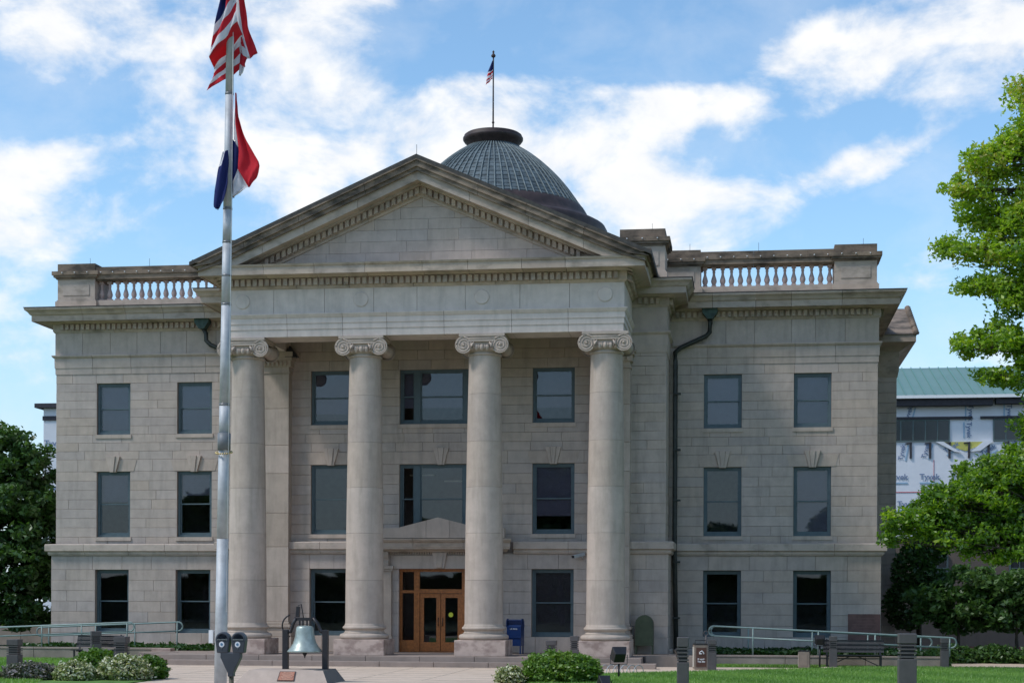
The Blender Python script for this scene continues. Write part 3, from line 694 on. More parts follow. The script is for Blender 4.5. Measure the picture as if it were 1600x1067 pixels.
for s in (-1,1):
    for i in range(32):
        x=.06+i*.196
        if zr(x,15.22)<12.9: break
        a,b=x,x+.125; pts=[(s*a,zr(a,15.24)),(s*b,zr(b,15.24)),(s*b,zr(b,15.45)),(s*a,zr(a,15.45))]
        if s<0: pts.reverse()
        dm.prism(pts,'y',-6.24,-6.1,rn.random())
tag(dm.build('raking_dentils', TRIM, CH), kind='stuff')
# eave boards closing the flanks of the gable roof and the roof itself
m=MB()
for s in (-1,1):
    pts=[(0,16.30),(s*7.64,zr(7.64,16.30)),(s*7.64,zr(7.64,16.18)),(0,16.18)]
    if s<0: pts.reverse()
    m.prism(pts,'y',-6.996,3.5)
m.prism([(-7.5,12.95),(7.5,12.95),(0,16.18)],'y',-5.7,3.5)
m.build('portico_roof', simple('roof_edge_dark',(.06,.055,.05),.8,var=.3), CH)
m=MB(); m.tube([(0,-6.9,16.3),(0,-6.9,16.62)],.008,5); m.build('lightning_rod', BLACK, CH)

# --- parapet: piers, rails, balusters
def pier(x0,x1,y0,y1,z0,ztop,base=.28,cap=True):
    p=link('parapet_pier', None, CH, ((x0+x1)/2,(y0+y1)/2,0)); hx=(x1-x0)/2; hy=(y1-y0)/2
    m=MB(); m.box(-hx-.07,hx+.07,-hy-.07,hy+.07,z0,z0+base,.4); m.box(-hx-.03,hx+.03,-hy-.03,hy+.03,z0+base,z0+base+.05,.6); m.build('pier_base', TRIM, p)
    m=MB(); m.box(-hx,hx,-hy,hy,z0+base+.05,ztop-.58,.5)
    m.box(-hx+.22,hx-.22,-hy-.022,-hy,z0+base+.22,ztop-.78,.7); m.build('pier_body', TRIM, p, bevel=.008)
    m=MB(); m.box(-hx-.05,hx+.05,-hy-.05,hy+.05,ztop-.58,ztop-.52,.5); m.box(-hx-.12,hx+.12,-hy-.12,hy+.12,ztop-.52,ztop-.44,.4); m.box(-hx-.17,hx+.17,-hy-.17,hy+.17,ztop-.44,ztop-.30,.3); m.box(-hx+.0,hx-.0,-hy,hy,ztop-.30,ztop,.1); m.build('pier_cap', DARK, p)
    m=MB()
    k=3
    for i in range(k): m.lathe([(.022,0),(.022,-.03),(.008,-.04)],(-hx+(i+.5)*2*hx/k,-hy-.17,ztop-.36),8,axis='y')
    m.build('fixings', WHITE, p)
    m=MB(); m.tube([(.3,-.1,ztop),(.3,-.1,ztop+.33)],.007,5); m.build('lightning_rod', BLACK, p)
for s in (-1,1):
    a,b=(13.72,15.2); 
    pier(*((a,b) if s>0 else (-b,-a)), -.02, 1.4, 12.78, 14.48)
    a,b=(6.28,7.85); pier(*((a,b) if s>0 else (-b,-a)), -2.42, -.9, 12.9, 14.68)
    a,b=(7.60,9.0); pier(*((a,b) if s>0 else (-b,-a)), .02, 1.2, 12.78, 14.42)
    xa,xb=(9.0,13.72) if s>0 else (-13.72,-9.0)
    m=MB(); m.box(xa,xb,.05,.55,12.78,13.10,.5); m.build('bottom_rail', TRIM, CH)
    k=5
    for i in range(k):
        p=xa+(xb-xa)*i/k+.0015; q=xa+(xb-xa)*(i+1)/k-.0015
        m=MB(); m.box(p,q,.08,.52,13.83,13.88,.4); m.box(p,q,.0,.58,13.88,14.06,.3); m.box(p,q,-.05,.62,14.06,14.2,.2); m.box(p,q,.0,.56,14.2,14.34,.1); m.build('top_rail', DARK, CH)
    m=MB()
    for i in range(10): m.lathe([(.022,0),(.022,-.03),(.008,-.04)],(xa+(i+.5)*(xb-xa)/10,-.05,14.13),8,axis='y')
    m.build('fixings', WHITE, CH)
    m=MB(); m.tube([((xa+xb)/2-.3,.2,14.3),((xa+xb)/2-.3,.2,14.66)],.007,5); m.build('lightning_rod', BLACK, CH)
    if 'bal' not in WMESH:
        m=MB(); m.box(-.085,.085,-.085,.085,0,.09,.5); m.lathe([(.05,.09),(.085,.16),(.105,.24),(.085,.33),(.05,.44),(.042,.52),(.06,.56),(.045,.60),(.06,.65)],seg=14,tone=.5); m.box(-.08,.08,-.08,.08,.65,.74,.5)
        WMESH['bal']=m.mesh('baluster',stone('baluster_stone',[(.36,.31,.30),(.38,.33,.31)],.3,(.2,.16,.13)))
    for i in range(15):
        link('baluster', WMESH['bal'], CH, (xa+.155+i*(xb-xa-.31)/14,.3,13.095))
# --- main roof (hip) and dome
m=MB(); e=14.4; y0,y1=1.2,18.8; hz=2.15; rx=e-hz/.24
m.add([(-e,y0,12.8),(e,y0,12.8),(e,y1,12.8),(-e,y1,12.8),(-rx,10,14.95),(rx,10,14.95)],[(0,1,5,4),(2,3,4,5),(1,2,5),(3,0,4),(3,2,1,0)],.5)
m.build('main_roof', TILE, CH)
m=MB()   # cover tiles along the right and left hips give the ragged edge
for s in (-1,1):
    n=46
    for i in range(n):
        t=i/(n-1); p=Vector((s*(e+(rx-e)*t), y0+(10-y0)*t, 12.85+hz*t)); m.lathe([(.09,0),(.11,.10),(.06,.16)],tuple(p),8,tone=.5)
tag(m.build('hip_tiles', TILE, CH), kind='stuff')
D=link('dome', None, CH, (0,9.5,0))
m=MB(); m.lathe([(4.9,12.9),(4.9,16.5)],seg=64,tone=.5); m.build('drum_wall', BRWN, D)
DP=[(3.80,18.18),(3.62,18.42),(3.40,18.74),(3.12,19.12),(2.78,19.52),(2.42,19.88),(2.02,20.24),(1.60,20.56),(1.25,20.78),(1.0,20.93)]
def dprof(t):
    x=t*(len(DP)-1); i=min(int(x),len(DP)-2); q=x-i; return (DP[i][0]*(1-q)+DP[i+1][0]*q, DP[i][1]*(1-q)+DP[i+1][1]*q)
pr=[]; K=17
for i in range(K):
    a=dprof(i/K); b=dprof((i+1)/K); pr += [(a[0]+.018,a[1]+.005),(b[0]+.0,b[1])]
m=MB(); m.lathe(pr,seg=144,tone=.5,smooth=False); m.build('dome_shell', COPP, D)
m=MB(); m.lathe([(4.78,16.4),(4.84,17.0),(4.84,17.3),(4.76,17.45),(4.60,17.54),(4.42,17.60),(4.22,17.68),(4.08,17.85),(3.95,18.08),(3.86,18.22),(3.70,18.3)],seg=96,tone=.5); m.build('dome_skirt', BRWN, D)
m=MB(); m.tube([(dprof(i/16)[0]+.03,0,dprof(i/16)[1]+.012) for i in range(17)],.034,5,tone=.5); ribme=m.mesh('rib',COPR)
for i in range(72):
    o=link('rib',ribme,D); o.rotation_euler=(0,0,2*math.pi*i/72)
m=MB(); m.lathe([(1.0,20.88),(1.06,20.96),(1.10,21.06),(1.20,21.14),(1.27,21.24),(1.27,21.32),(1.20,21.36),(1.22,21.42),(1.15,21.47),(0,21.58)],seg=64,tone=.5); m.build('dome_cap', BRWN, D)
FP=thing('roof_flagpole','thin dark flagpole rising from the top of the dome','flagpole',(0,9.5,21.55))
m=MB(); m.lathe([(.12,-.02),(.10,.08),(.05,.16)],seg=12,tone=.5); m.build('pole_base', BRWN, FP)
m=MB(); m.tube([(0,0,.1),(0,0,3.2)],[.035,.028],8); m.tube([(0,0,.42),(0,0,.47)],.055,8); m.build('pole', BRWN, FP)
m=MB(); m.lathe([(.03,3.17),(.08,3.2),(.10,3.26),(.05,3.33),(.03,3.36),(.05,3.42),(.01,3.48)],seg=12,tone=.5); m.build('finial', BRWN, FP)

# --- east pavilion at the back right
m=MB(); m.box(15.38,16.5,7.2,13,-.4,12.0,.4); m.build('east_pavilion_wall', LIME, CH)
for i in range(30):
    m=MB(); m.bevbox(15.4,16.52,7.16-.0,7.25,-.3+i*.40,.09+i*.40,.008,random.random()); m.build('pavilion_stone', LIME, CH)
run('cornice_stone',[(0,10.7),(.05,10.7),(.1,10.95),(.12,11.7),(.35,11.85),(.7,12.0),(.7,12.28),(0,12.3)],(16.5,7.2),(16.5,13),(1,0),1,1,TRIM,CH,1.5)
run('cornice_stone',[(0,10.7),(.05,10.7),(.1,10.95),(.12,11.7),(.35,11.85),(.7,12.0),(.7,12.28),(0,12.3)],(15.4,7.2),(16.5,7.2),(0,-1),0,1,TRIM,CH,1.5)
m=MB(); m.prism([(6.45,12.29),(13.75,12.29),(10.1,13.9)],'x',15.0,17.25); m.build('pavilion_roof', DARK, CH)
m=MB()
for i in range(14):
    t=i/13; m.lathe([(.10,0),(.13,.08),(.06,.15)],(17.2,6.5+3.6*t,12.27+1.6*t),8,tone=.5)
tag(m.build('verge_tiles', DARK, CH), kind='stuff')

# --- door surround and door
por=link('entrance_surround', None, CH, (0,-2.43,0))
for s in (-1,1):
    m=MB(); a,b=(1.70,2.12); x0,x1=(a,b) if s>0 else (-b,-a)
    m.box(x0,x1,-.12,.03,.0,.55,.6); m.box(x0+.03,x1-.03,-.10,.03,.55,2.85,.7); m.box(x0-.02,x1+.02,-.14,.03,2.85,2.92,.5); m.box(x0-.05,x1+.05,-.18,.03,2.92,3.04,.7)
    m.build('jamb_pilaster', PALE, por, bevel=.01)
    m=MB(); y=s*1.93; m.prism([(.0,3.04),(-.14,3.04),(-.16,3.15),(-.13,3.25),(-.24,3.42),(-.26,3.52),(0,3.52)],'x',y-.11,y+.11,.6); m.build('console', TRIM, por, bevel=.01)
m=MB(); m.box(-1.66,1.66,-.05,.02,2.94,3.40,.4); m.build('lintel', PALE, por)
m=MB(); m.prism([(-.16,2.95),(.16,2.95),(.27,3.52),(-.27,3.52)],'y',-.16,.02,.5); m.prism([(-.08,2.97),(.08,2.97),(.15,3.50),(-.15,3.50)],'y',-.2,-.15,.7); m.build('keystone', PALE, por, bevel=.01)
dm=MB(); dentils(dm,(-2.3,0),(2.3,0),(0,-1),3.44,3.52,.03,.12,.05,.09,.02); tag(dm.build('hood_dentils', TRIM, por), kind='stuff')
run('hood_stone',[(0,3.52),(.20,3.52),(.26,3.57),(.42,3.62),(.42,3.66),(.44,3.68),(.44,3.83),(.50,3.88),(.54,3.94),(.54,3.98),(0,4.0)],(-2.28,0),(2.28,0),(0,-1),.6,.6,TRIM,por,1.5)
for (a,b) in ((-2.35,-.42),(-.41,.42),(.43,2.35)):
    def hz_(x): return 4.34 if abs(x)>1.42 else 4.36+.36*(1-abs(x)/1.42)
    xs=sorted({a,b,*[v for v in (-1.42,0,1.42) if a<v<b]})
    m=MB(); m.prism([(a,4.0),(b,4.0)]+[(x,hz_(x)) for x in reversed(xs)],'y',-.50,-.2,.9); m.build('hood_gable_stone', PALE, por)
dr=link('entrance_door', None, CH, (0,-2.30,0))
m=MB(); ring(m,-1.48,1.48,.0,2.93,0,.12,.10,.02)
for x in (-.86,.86): m.box(x-.10,x+.10,-.01,.13,.02,2.83)
m.box(-.76,.76,-.008,.128,2.08,2.22)
for s in (-1,1): m.box(min(s*.96,s*1.38),max(s*.96,s*1.38),-.008,.128,2.08,2.18); m.box(min(s*.96,s*1.38),max(s*.96,s*1.38),-.004,.12,.02,.42)
m.build('door_frame', WOOD, dr)
for s in (-1,1):
    m=MB(); x0,x1=(.01,.755) if s>0 else (-.755,-.01); ring(m,x0,x1,.03,2.07,.02,.08,.15,.32); m.build('door_leaf', WOOD, dr)
    m=MB(); m.box(x0+.14,x1-.14,.045,.052,.34,1.93); m.build('door_pane', GLASS, dr)
    m=MB(); m.tube([(s*.08,-.05,.92),(s*.08,-.05,1.22)],.014,6); m.bar((s*.08,.03,.95),(s*.08,-.05,.95),.015,.015); m.bar((s*.08,.03,1.19),(s*.08,-.05,1.19),.015,.015); m.build('handle', BLACK, dr)
    m=MB(); x0,x1=(.96,1.38) if s>0 else (-1.38,-.96); m.box(x0+.0,x1-.0,.05,.056,.42,2.08); m.box(x0,x1,.05,.056,2.18,2.83); m.build('sidelight_pane', GLASS, dr)
m=MB(); m.box(-.76,.76,.05,.056,2.22,2.83); m.build('transom_pane', GLASS, dr)
m=MB(); m.lathe([(.085,0),(.085,-.004)],(.36,.04,1.32),16,axis='y'); m.build('door_sticker', simple('sticker_yellow',(.55,.6,.05),.6), dr)
# interior floor slabs keep the rooms dark
m=MB(); 
for z in (3.55,7.4): m.box(-15,15,.4,19.6,z,z+.3)
for z in (3.55,7.4): m.box(-7.5,7.5,-1.8,.39,z,z+.3)
m.box(-7.5,7.5,1.6,1.7,-.4,11.5); m.box(-15,-8,3.2,3.3,-.4,12); m.box(8,15,3.2,3.3,-.4,12)
for x in (-15,-11.4,-7.8,-2.2,2.2,7.7,11.3): m.box(x,x+.1,-1.8 if abs(x)<7.75 else .4,3.2 if abs(x)>7 else 1.6,-.4,12)
m.build('interior_walls', simple('dark_interior',(.20,.19,.175),.9), CH)
# lit ceiling strips seen through the first floor windows are left unlit; fluorescent housings only
m=MB()
for (x,y,z) in ((-.9,-1.2,6.3),(.3,-.9,6.1),(.9,-.3,5.9)): m.box(x-.45,x+.45,y,y+.12,z,z+.05)
m.build('strip_light', simple('strip_housing',(.8,.78,.6),.4), CH)
# red marble inscription panel on the right corner
m=MB(); m.box(14.24,15.36,-.165,-.14,.22,1.40,.5); m.build('inscription_panel', REDP, CH)
m=MB()
for i in range(9):
    z=1.25-i*.11; L_=.42*random.uniform(.6,1); m.box(14.8-L_,14.8+L_,-.1665,-.165,z,z+.018)
m.build('inscription_lines', simple('inscription_wear',(.19,.10,.085),.6), CH)

# ------------------------------------------------------------------ downpipes
def dp(label, head, pts, group):
    t=thing('downpipe',label,'drainpipe',(head[0],head[1],0))
    hx,hy,hz=head; L0=lambda q:(q[0]-hx,q[1]-hy,q[2])
    m=MB(); m.prism([(-.27,.0),(.27,.0),(.27,-.28),(.10,-.52),(-.10,-.52),(-.27,-.28)],'y',-.26,.1,.5)
    m.box(-.30,.30,-.29,.1,-.03,.03); 
    for i in range(6): m.box(-.25+i*.09,-.21+i*.09,-.275,-.25,-.03,.05)
    o=m.build('leader_head', PIPG, t, (0,0,hz))
    m=MB(); m.tube([L0(q) for q in pts],.085,10); o=m.build('pipe', PIPE, t)
    for z in (9.2,7.2,5.4,3.2,1.2):
        m=MB(); m.box(pts[-1][0]-hx-.13,pts[-1][0]-hx+.13,pts[-1][1]-hy-.1,pts[-1][1]-hy+.12,z,z+.06); m.build('bracket', PIPE, t)
    return t
dp('dark copper downpipe bending from its rain head to the corner beside the right wing',(9.35,-.30,12.38),[(9.35,-.3,11.9),(9.36,-.3,11.72),(9.34,-.3,11.42),(9.22,-.28,11.28),(8.30,-.26,10.88),(8.12,-.24,10.72),(8.13,-.26,10.4),(8.13,-.34,3.6),(8.2,-.34,.0)],None)
dp('dark copper downpipe curving from its rain head behind the flagpole on the left wing',(-9.38,-.30,12.38),[(-9.38,-.3,11.9),(-9.28,-.3,11.72),(-9.27,-.3,11.45),(-9.1,-.28,11.28),(-8.6,-.26,11.08),(-8.3,-.26,10.8),(-8.22,-.26,10.5),(-8.22,-.34,3.6),(-8.25,-.34,.0)],None)

# ------------------------------------------------------------------ low walls, ramps, railings
def lowwall(label, x0,x1,y0,y1,zt,gap=2.4):
    t=thing('retaining_wall',label,'wall',((x0+x1)/2,(y0+y1)/2,-.4)); k=max(1,round((x1-x0)/gap)); cx=(x0+x1)/2; hy=(y1-y0)/2
    for i in range(k):
        a=x0+(x1-x0)*i/k-cx; b=x0+(x1-x0)*(i+1)/k-cx
        m=MB(); m.bevbox(a+.006,b-.006,-hy,hy,0,zt+.4-.07,.01,random.random()); m.build('wall_section', CWAL, t)
        m=MB(); m.bevbox(a+.004,b-.004,-hy-.02,hy+.02,zt+.4-.068,zt+.4,.01,random.random()); m.build('coping', STEP, t)
    return t
lowwall('low grey concrete wall left of the steps beneath the left railing',-24,-9.95,-3.35,-3.05,.10)
m=MB(); m.bevbox(-.35,.35,-.22,.22,0,.50,.012,.2); t=thing('wall_pier','short pinkish stone pier ending the left low wall','stone pier',(-9.75,-3.5,-.4)); m.build('pier_block', PLIN, t)
lowwall('low grey concrete wall right of the portico below the right railing',9.35,17.2,-4.1,-3.8,.04)
m=MB(); m.box(-24,-8.1,-3.0,-.25,-.4,-.06); tag(m.build('planting_bed', GRND), kind='structure')
m=MB(); m.box(9.4,17.0,-3.79,-.25,-.4,-.04); tag(m.build('planting_bed', GRND), kind='structure')
def railing(label, pts_top, drop, xs, zbase, y, endl, endr, loc):
    """sloping double pipe rail with rounded ends; pts_top two (x,z)"""
    t=thing('railing',label,'railing',(loc[0],loc[1],0)); ox,oy=loc[0],loc[1]
    (xa,za),(xb,zb)=pts_top; sl=(zb-za)/(xb-xa); Z=lambda x: za+sl*(x-xa)
    r_=drop/2; path=[]
    if endl: path += [(xa-r_*math.sin(a)*1.0, Z(xa)-r_+r_*math.cos(a)) for a in [math.pi*i/10 for i in range(10,-1,-1)]]
    else: path.append((xa,Z(xa)))
    lower=None
    top=path+([(xb,Z(xb))] if not endr else [(xb+r_*math.sin(a), Z(xb)-r_+r_*math.cos(a)) for a in [math.pi*i/10 for i in range(0,11)]])
    m=MB()
    full=top+ [(xa,Z(xa)-drop)] if endr and endl else top
    m.tube([(p-ox,y-oy,q) for p,q in top],.030,8); m.build('top_rail', RAILM, t)
    m=MB(); m.tube([(xa-ox,y-oy,Z(xa)-drop),(xb-ox,y-oy,Z(xb)-drop)],.027,8); m.build('lower_rail', RAILM, t)
    for x in xs:
        m=MB(); m.tube([(x-ox,y-oy,zbase),(x-ox,y-oy,Z(x))],.026,8); m.build('post', RAILM, t)
    return t
railing('pale green ramp railing on the right low wall, nearer of the right pair',[(9.60,1.0),(17.35,.66)],.33,[10.9,13.05,14.9,16.1,17.3],.03,-3.95,True,True,(13.4,-3.95))
railing('pale green ramp railing behind the nearer one on the right, closer to the wing wall',[(9.65,.98),(16.7,.64)],.33,[10.75,12.9,14.75,16.5],-.1,-2.7,True,True,(13.4,-2.7))
railing('pale green ramp railing standing on the left low wall, front one of the pair',[(-22.5,.52),(-11.1,1.0)],.32,[-20.0,-16.8,-14.4,-12.9,-11.2],.09,-3.2,False,True,(-15,-3.2))
railing('pale green ramp railing nearer the left wing wall with its rounded end by the window',[(-15.0,.78),(-9.75,1.0)],.32,[-14.7,-12.9,-11.4,-9.8],-.1,-1.9,True,True,(-13,-1.9))

# ------------------------------------------------------------------ foliage helpers
def leaves(name, C_, size, tone, mat, parent=None, loc=(0,0,0), up=.0, kind=None, aspect=1.9, hand=False):
    n=len(C_); C_=np.asarray(C_,dtype=np.float64)
    a=rng.normal(size=(n,3)); a[:,2]*=.7; a/=np.linalg.norm(a,axis=1)[:,None]
    b=rng.normal(size=(n,3)); b[:,2]+=up; b-= (b*a).sum(1)[:,None]*a; b/=np.linalg.norm(b,axis=1)[:,None]
    c=np.cross(a,b); s=size*rng.uniform(.6,1.35,n)
    a=a*(s*aspect/2)[:,None]; b2=b*(s/2)[:,None]; c=c*(s*.25)[:,None]
    if up>5: pass
    V=np.stack([C_-a, C_+b2*.9+c-a*.1, C_+a, C_-b2*.9+c-a*.1],1).reshape(-1,3)
    me=bpy.data.meshes.new(name); me.vertices.add(4*n); me.vertices.foreach_set('co',V.astype(np.float32).ravel())
    me.loops.add(4*n); me.loops.foreach_set('vertex_index',np.arange(4*n,dtype=np.int32)); me.polygons.add(n)
    me.polygons.foreach_set('loop_start',np.arange(0,4*n,4,dtype=np.int32)); me.polygons.foreach_set('loop_total',np.full(n,4,dtype=np.int32))
    me.materials.append(mat); me.update(calc_edges=True); me.validate()
    at=me.attributes.new('tone','FLOAT','FACE'); at.data.foreach_set('value',np.clip(np.asarray(tone,dtype=np.float32),0,1))
    o=link(name,me,parent,loc)
    if kind: o['kind']=kind
    return o
def blob(c, r_, n, hollow=.35):
    """points in an ellipsoid, denser near the surface"""
    d=rng.normal(size=(n,3)); d/=np.linalg.norm(d,axis=1)[:,None]
    q=hollow+(1-hollow)*rng.random(n)**.6
    return np.asarray(c)+d*q[:,None]*np.asarray(r_)
def limb(m, p, q, r0_, r1_, sag=.0, n=5, wob=.15):
    p,q=Vector(p),Vector(q); L_=(q-p).length; pts=[]
    for i in range(n+1):
        t=i/n; v=p.lerp(q,t); v.z+=sag*math.sin(t*math.pi); 
        if 0<i<n: v+=Vector((random.uniform(-1,1),random.uniform(-1,1),random.uniform(-1,1)))*wob*L_*.15
        pts.append(v)
    m.tube(pts,[r0_+(r1_-r0_)*i/n for i in range(n+1)],6); return pts
def clumps_tree(name,label,cat,base,H,trunk_r,clumps,leafmat_,lsize,per,tonef,group=None,leafn=None,twig=True):
    t=thing(name,label,cat,base,0,group); b=Vector(base); m=MB()
    top=Vector((0,0,H)); tp=limb(m,(0,0,-.1),top,trunk_r,trunk_r*.25,n=8,wob=.05)
    allp=[];tones=[]
    for (c,r_) in clumps:
        c=Vector(c)-b
        hz=max(.15*H,min(H*.92,c.z-.35*math.hypot(c.x,c.y)))
        i=min(range(len(tp)),key=lambda k:abs(tp[k].z-hz)); lp=limb(m,tp[i],c,trunk_r*.32,trunk_r*.05,sag=.05*c.length,n=6)
        nn=int(per*(r_[0]*r_[1]*r_[2])**.667)
        if twig:
            subs=[]
            for k in range(max(6,int(nn/85))):
                sp=blob(tuple(c),tuple(r_),1,.25)[0]; subs.append(sp)
                if k<22: limb(m,lp[random.choice((3,4,5,6))],sp,trunk_r*.07,trunk_r*.015,n=3)
            q=nn//len(subs)
            for sp in subs:
                rr_=rng.uniform(.20,.42)*min(1,.5+.25*min(r_)); pts=sp+np.clip(rng.normal(size=(q,3)),-1.55,1.55)*np.array([rr_,rr_,rr_*.6])
                allp.append(pts); tones.append(tonef(pts+np.array(b))+rng.normal()*.14+rng.normal(size=q)*.18)
        else:
            pts=blob(tuple(c),tuple(r_),nn,.5); allp.append(pts); tones.append(tonef(pts+np.array(b))+rng.normal(size=nn)*.18+rng.normal()*.05)
    m.build('trunk', BARK, t)
    leaves('crown', np.concatenate(allp), lsize, np.concatenate(tones), leafmat_, t)
    return t
# pin oak on the right
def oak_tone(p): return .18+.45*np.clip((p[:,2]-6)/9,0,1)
CLR=[((20.2,-6,17.6),(1.5,1.6,1.3)),((18.4,-6.3,15.6),(1.0,1.3,.75)),((17.4,-6.2,14.9),(.7,.8,.35)),((18.6,-5.6,14.2),(1.5,1.4,.8)),((17.5,-6,13.0),(.9,1.0,.45)),((19.3,-6,12.9),(1.4,1.6,.9)),
     ((17.9,-6,11.9),(.6,.9,.4)),((19.4,-6,16.3),(1.3,1.4,.8)),((20.6,-6,14.8),(1.6,1.7,1.2)),((19.2,-6.2,11.4),(1.2,1.2,.7)),((18.3,-6,10.2),(1.1,1.1,.5)),((17.5,-6,9.9),(.5,.7,.3)),((19.6,-6,9.8),(1.5,1.4,.7)),
     ((18.5,-6,8.9),(.7,.8,.35)),((20.5,-6,12),(1.6,1.8,1.3)),((20.3,-6,8.5),(1.3,1.2,.7)),((20.6,-6.2,7.2),(1.2,1.1,.7)),
     ((18.5,-6.3,5.3),(1.6,1.4,.65)),((16.9,-6.5,5.0),(1.2,1.1,.55)),((15.7,-6.5,4.3),(.85,.9,.45)),((17.3,-6.5,4.0),(1.4,1.2,.5)),((19.3,-6.2,4.3),(1.5,1.4,.75)),((20.6,-6.2,5.6),(1.5,1.4,.8)),((15.3,-6.5,3.75),(.4,.6,.22)),((18.2,-5.6,6.0),(1.1,1.1,.4)),((17.6,-5.8,4.7),(1.4,1.3,.7)),((18.9,-5.4,5.0),(1.4,1.3,.8)),((20.2,-5.6,4.6),(1.4,1.3,.9)),((19.4,-6.4,3.5),(1.2,1.1,.4)),((16.4,-6.0,4.5),(1.1,1.0,.5)),((20.6,-6,6.6),(1.1,1.1,.7)),((18.3,-6.2,3.4),(.9,.9,.3)),((19.9,-5.7,7.3),(1.0,1.1,.6)),((20.0,-5.8,9.0),(1.1,1.1,.6)),((20.6,-5.6,10.4),(1.2,1.2,.8)),((19.6,-6.2,13.9),(1.0,1.1,.6)),((19.2,-6.2,6.2),(1.2,1.1,.45))]
for k in range(26):
    a=random.uniform(-1.3,4.0); hz=random.uniform(6,20); rr_=(5.4 if hz<14 else 5.4-(hz-14)*.6)*random.uniform(.4,1)
    x=25+rr_*math.cos(a); y=-6+rr_*math.sin(a)
    if x<20.8: continue
    CLR.append(((x,y,hz),(1.7,1.7,1.0)))
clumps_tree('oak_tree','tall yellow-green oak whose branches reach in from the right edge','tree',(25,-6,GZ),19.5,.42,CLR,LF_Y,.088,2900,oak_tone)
# big dark tree on the left
CLL=[((-19.9,6,6.3),(1.9,2,1.5)),((-19.2,6,7.5),(1.2,1.3,.8)),((-20.6,6,8.4),(1.5,1.5,.9)),((-18.6,6,5.0),(1.2,1.6,1.1)),((-19.6,5.5,3.6),(1.9,1.8,1.2)),((-18.6,6,2.6),(1.1,1.2,.9)),((-21.5,6,5),(2.2,2,2)),((-22,6,8),(2,2,1.2)),((-21.5,6,3),(2,2,1.3)),((-18.35,6,6.9),(.7,.9,.5)),((-20.2,5.6,2.0),(1.6,1.4,.8)),((-18.5,6,4),(.9,1.4,1.2)),((-23.5,6,6),(2,2,2)),((-18.5,6,1.35),(.8,1,.6)),((-19.4,6,1.1),(.9,1,.55)),((-18.2,6.3,5.6),(.6,1,1.0)),((-18.15,6.2,3.3),(.5,.9,1.1))]
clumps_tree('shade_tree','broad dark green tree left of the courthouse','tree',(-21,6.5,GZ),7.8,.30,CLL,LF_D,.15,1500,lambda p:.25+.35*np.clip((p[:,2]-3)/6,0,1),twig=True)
# dark trees and sumacs right of the building
clumps_tree('yew_tree','dark evergreen tree close against the right side of the courthouse','tree',(17.3,6,GZ),4,.14,[((17.1,6,3.0),(.85,1,1.1)),((16.8,5.6,1.7),(.9,1,1.0)),((17.6,6.4,3.9),(.9,1,.7)),((17.9,6,2.2),(.8,1,1.0))],LF_D,.12,1700,lambda p:.12+0*p[:,2],twig=False)
for (x,y,lab,dx) in ((18.3,2.0,'small spreading sumac tree behind the end of the right railing',0),(20.3,1.6,'small spreading sumac tree at the far right edge beside the first sumac',0)):
    cl=[((x-.8,y,2.1),(1.1,1,.6)),((x+.2,y,2.6),(1.2,1,.55)),((x+.9,y-.1,2.1),(1.1,1,.6)),((x-.1,y-.2,1.6),(1.2,1,.6)),((x+.9,y+.2,1.35),(.9,.9,.5)),((x-.9,y,1.35),(.9,.9,.5)),((x,y+.3,1.1),(1.0,.8,.4))]
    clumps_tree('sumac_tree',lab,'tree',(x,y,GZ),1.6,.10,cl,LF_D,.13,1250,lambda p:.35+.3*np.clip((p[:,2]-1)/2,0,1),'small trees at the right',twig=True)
def shrub(name,label,c,r_,n,mat,size,tf,loc_z=GZ,group=None,extra=()):
    t=thing(name,label,'shrub',(c[0],c[1],loc_z),0,group); ps=[]; tt=[]
    for (cc,rr_) in ((((0,0,r_[2]*.55)),r_),)+tuple(extra):
        k=max(60,int(n*(rr_[0]*rr_[2])/(r_[0]*r_[2]))); d=rng.normal(size=(k,3)); d/=np.linalg.norm(d,axis=1)[:,None]
        bump=1+.10*np.sin(d[:,0]*9+2)*np.cos(d[:,1]*8)+.07*np.sin(d[:,2]*15+d[:,0]*7)
        q=(.80+.22*rng.random(k))*bump*np.where(rng.random(k)>.94,1.16,1); p=np.array(cc)+d*q[:,None]*np.array(rr_); p=p[p[:,2]>.02]; ps.append(p); tt.append(tf(p,len(p)))
    m=MB(); 
    for k in range(9):
        a=k*.7; m.tube([(0,0,0),(.3*r_[0]*math.cos(a),.3*r_[1]*math.sin(a),r_[2]*.5),(.75*r_[0]*math.cos(a),.75*r_[1]*math.sin(a),r_[2]*.9)],[.025,.018,.008],5)
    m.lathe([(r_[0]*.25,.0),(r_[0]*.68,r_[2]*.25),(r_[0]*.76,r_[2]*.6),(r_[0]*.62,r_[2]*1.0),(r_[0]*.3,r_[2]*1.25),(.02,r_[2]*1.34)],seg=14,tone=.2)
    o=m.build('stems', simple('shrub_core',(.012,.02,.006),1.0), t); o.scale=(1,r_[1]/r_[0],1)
    leaves('foliage',np.concatenate(ps),size,np.concatenate(tt),mat,t); return t
gt=lambda p,n:.35+.35*rng.random(n)+.1*np.sin(p[:,0]*5)
shrub('round_shrub','large rounded bright green shrub in the middle foreground before the steps',(5.66,-17,0),(.80,.75,.52),10000,LF_B,.055,gt,extra=(((.45,.25,.33),(.75,.6,.44)),))
shrub('round_shrub','small reddish green shrub behind the big round one, right side',(6.40,-16.3,0),(.50,.5,.45),3500,LF_B,.05,lambda p,n:.55+.45*rng.random(n))
def ft(p,n): q=rng.random(n); return np.where(q>.62,.6+.4*rng.random(n),.12*rng.random(n))
shrub('flowering_shrub','low cream flowering shrub left of the big round green shrub',(4.62,-17.3,0),(.42,.4,.30),2600,FLW,.05,ft)
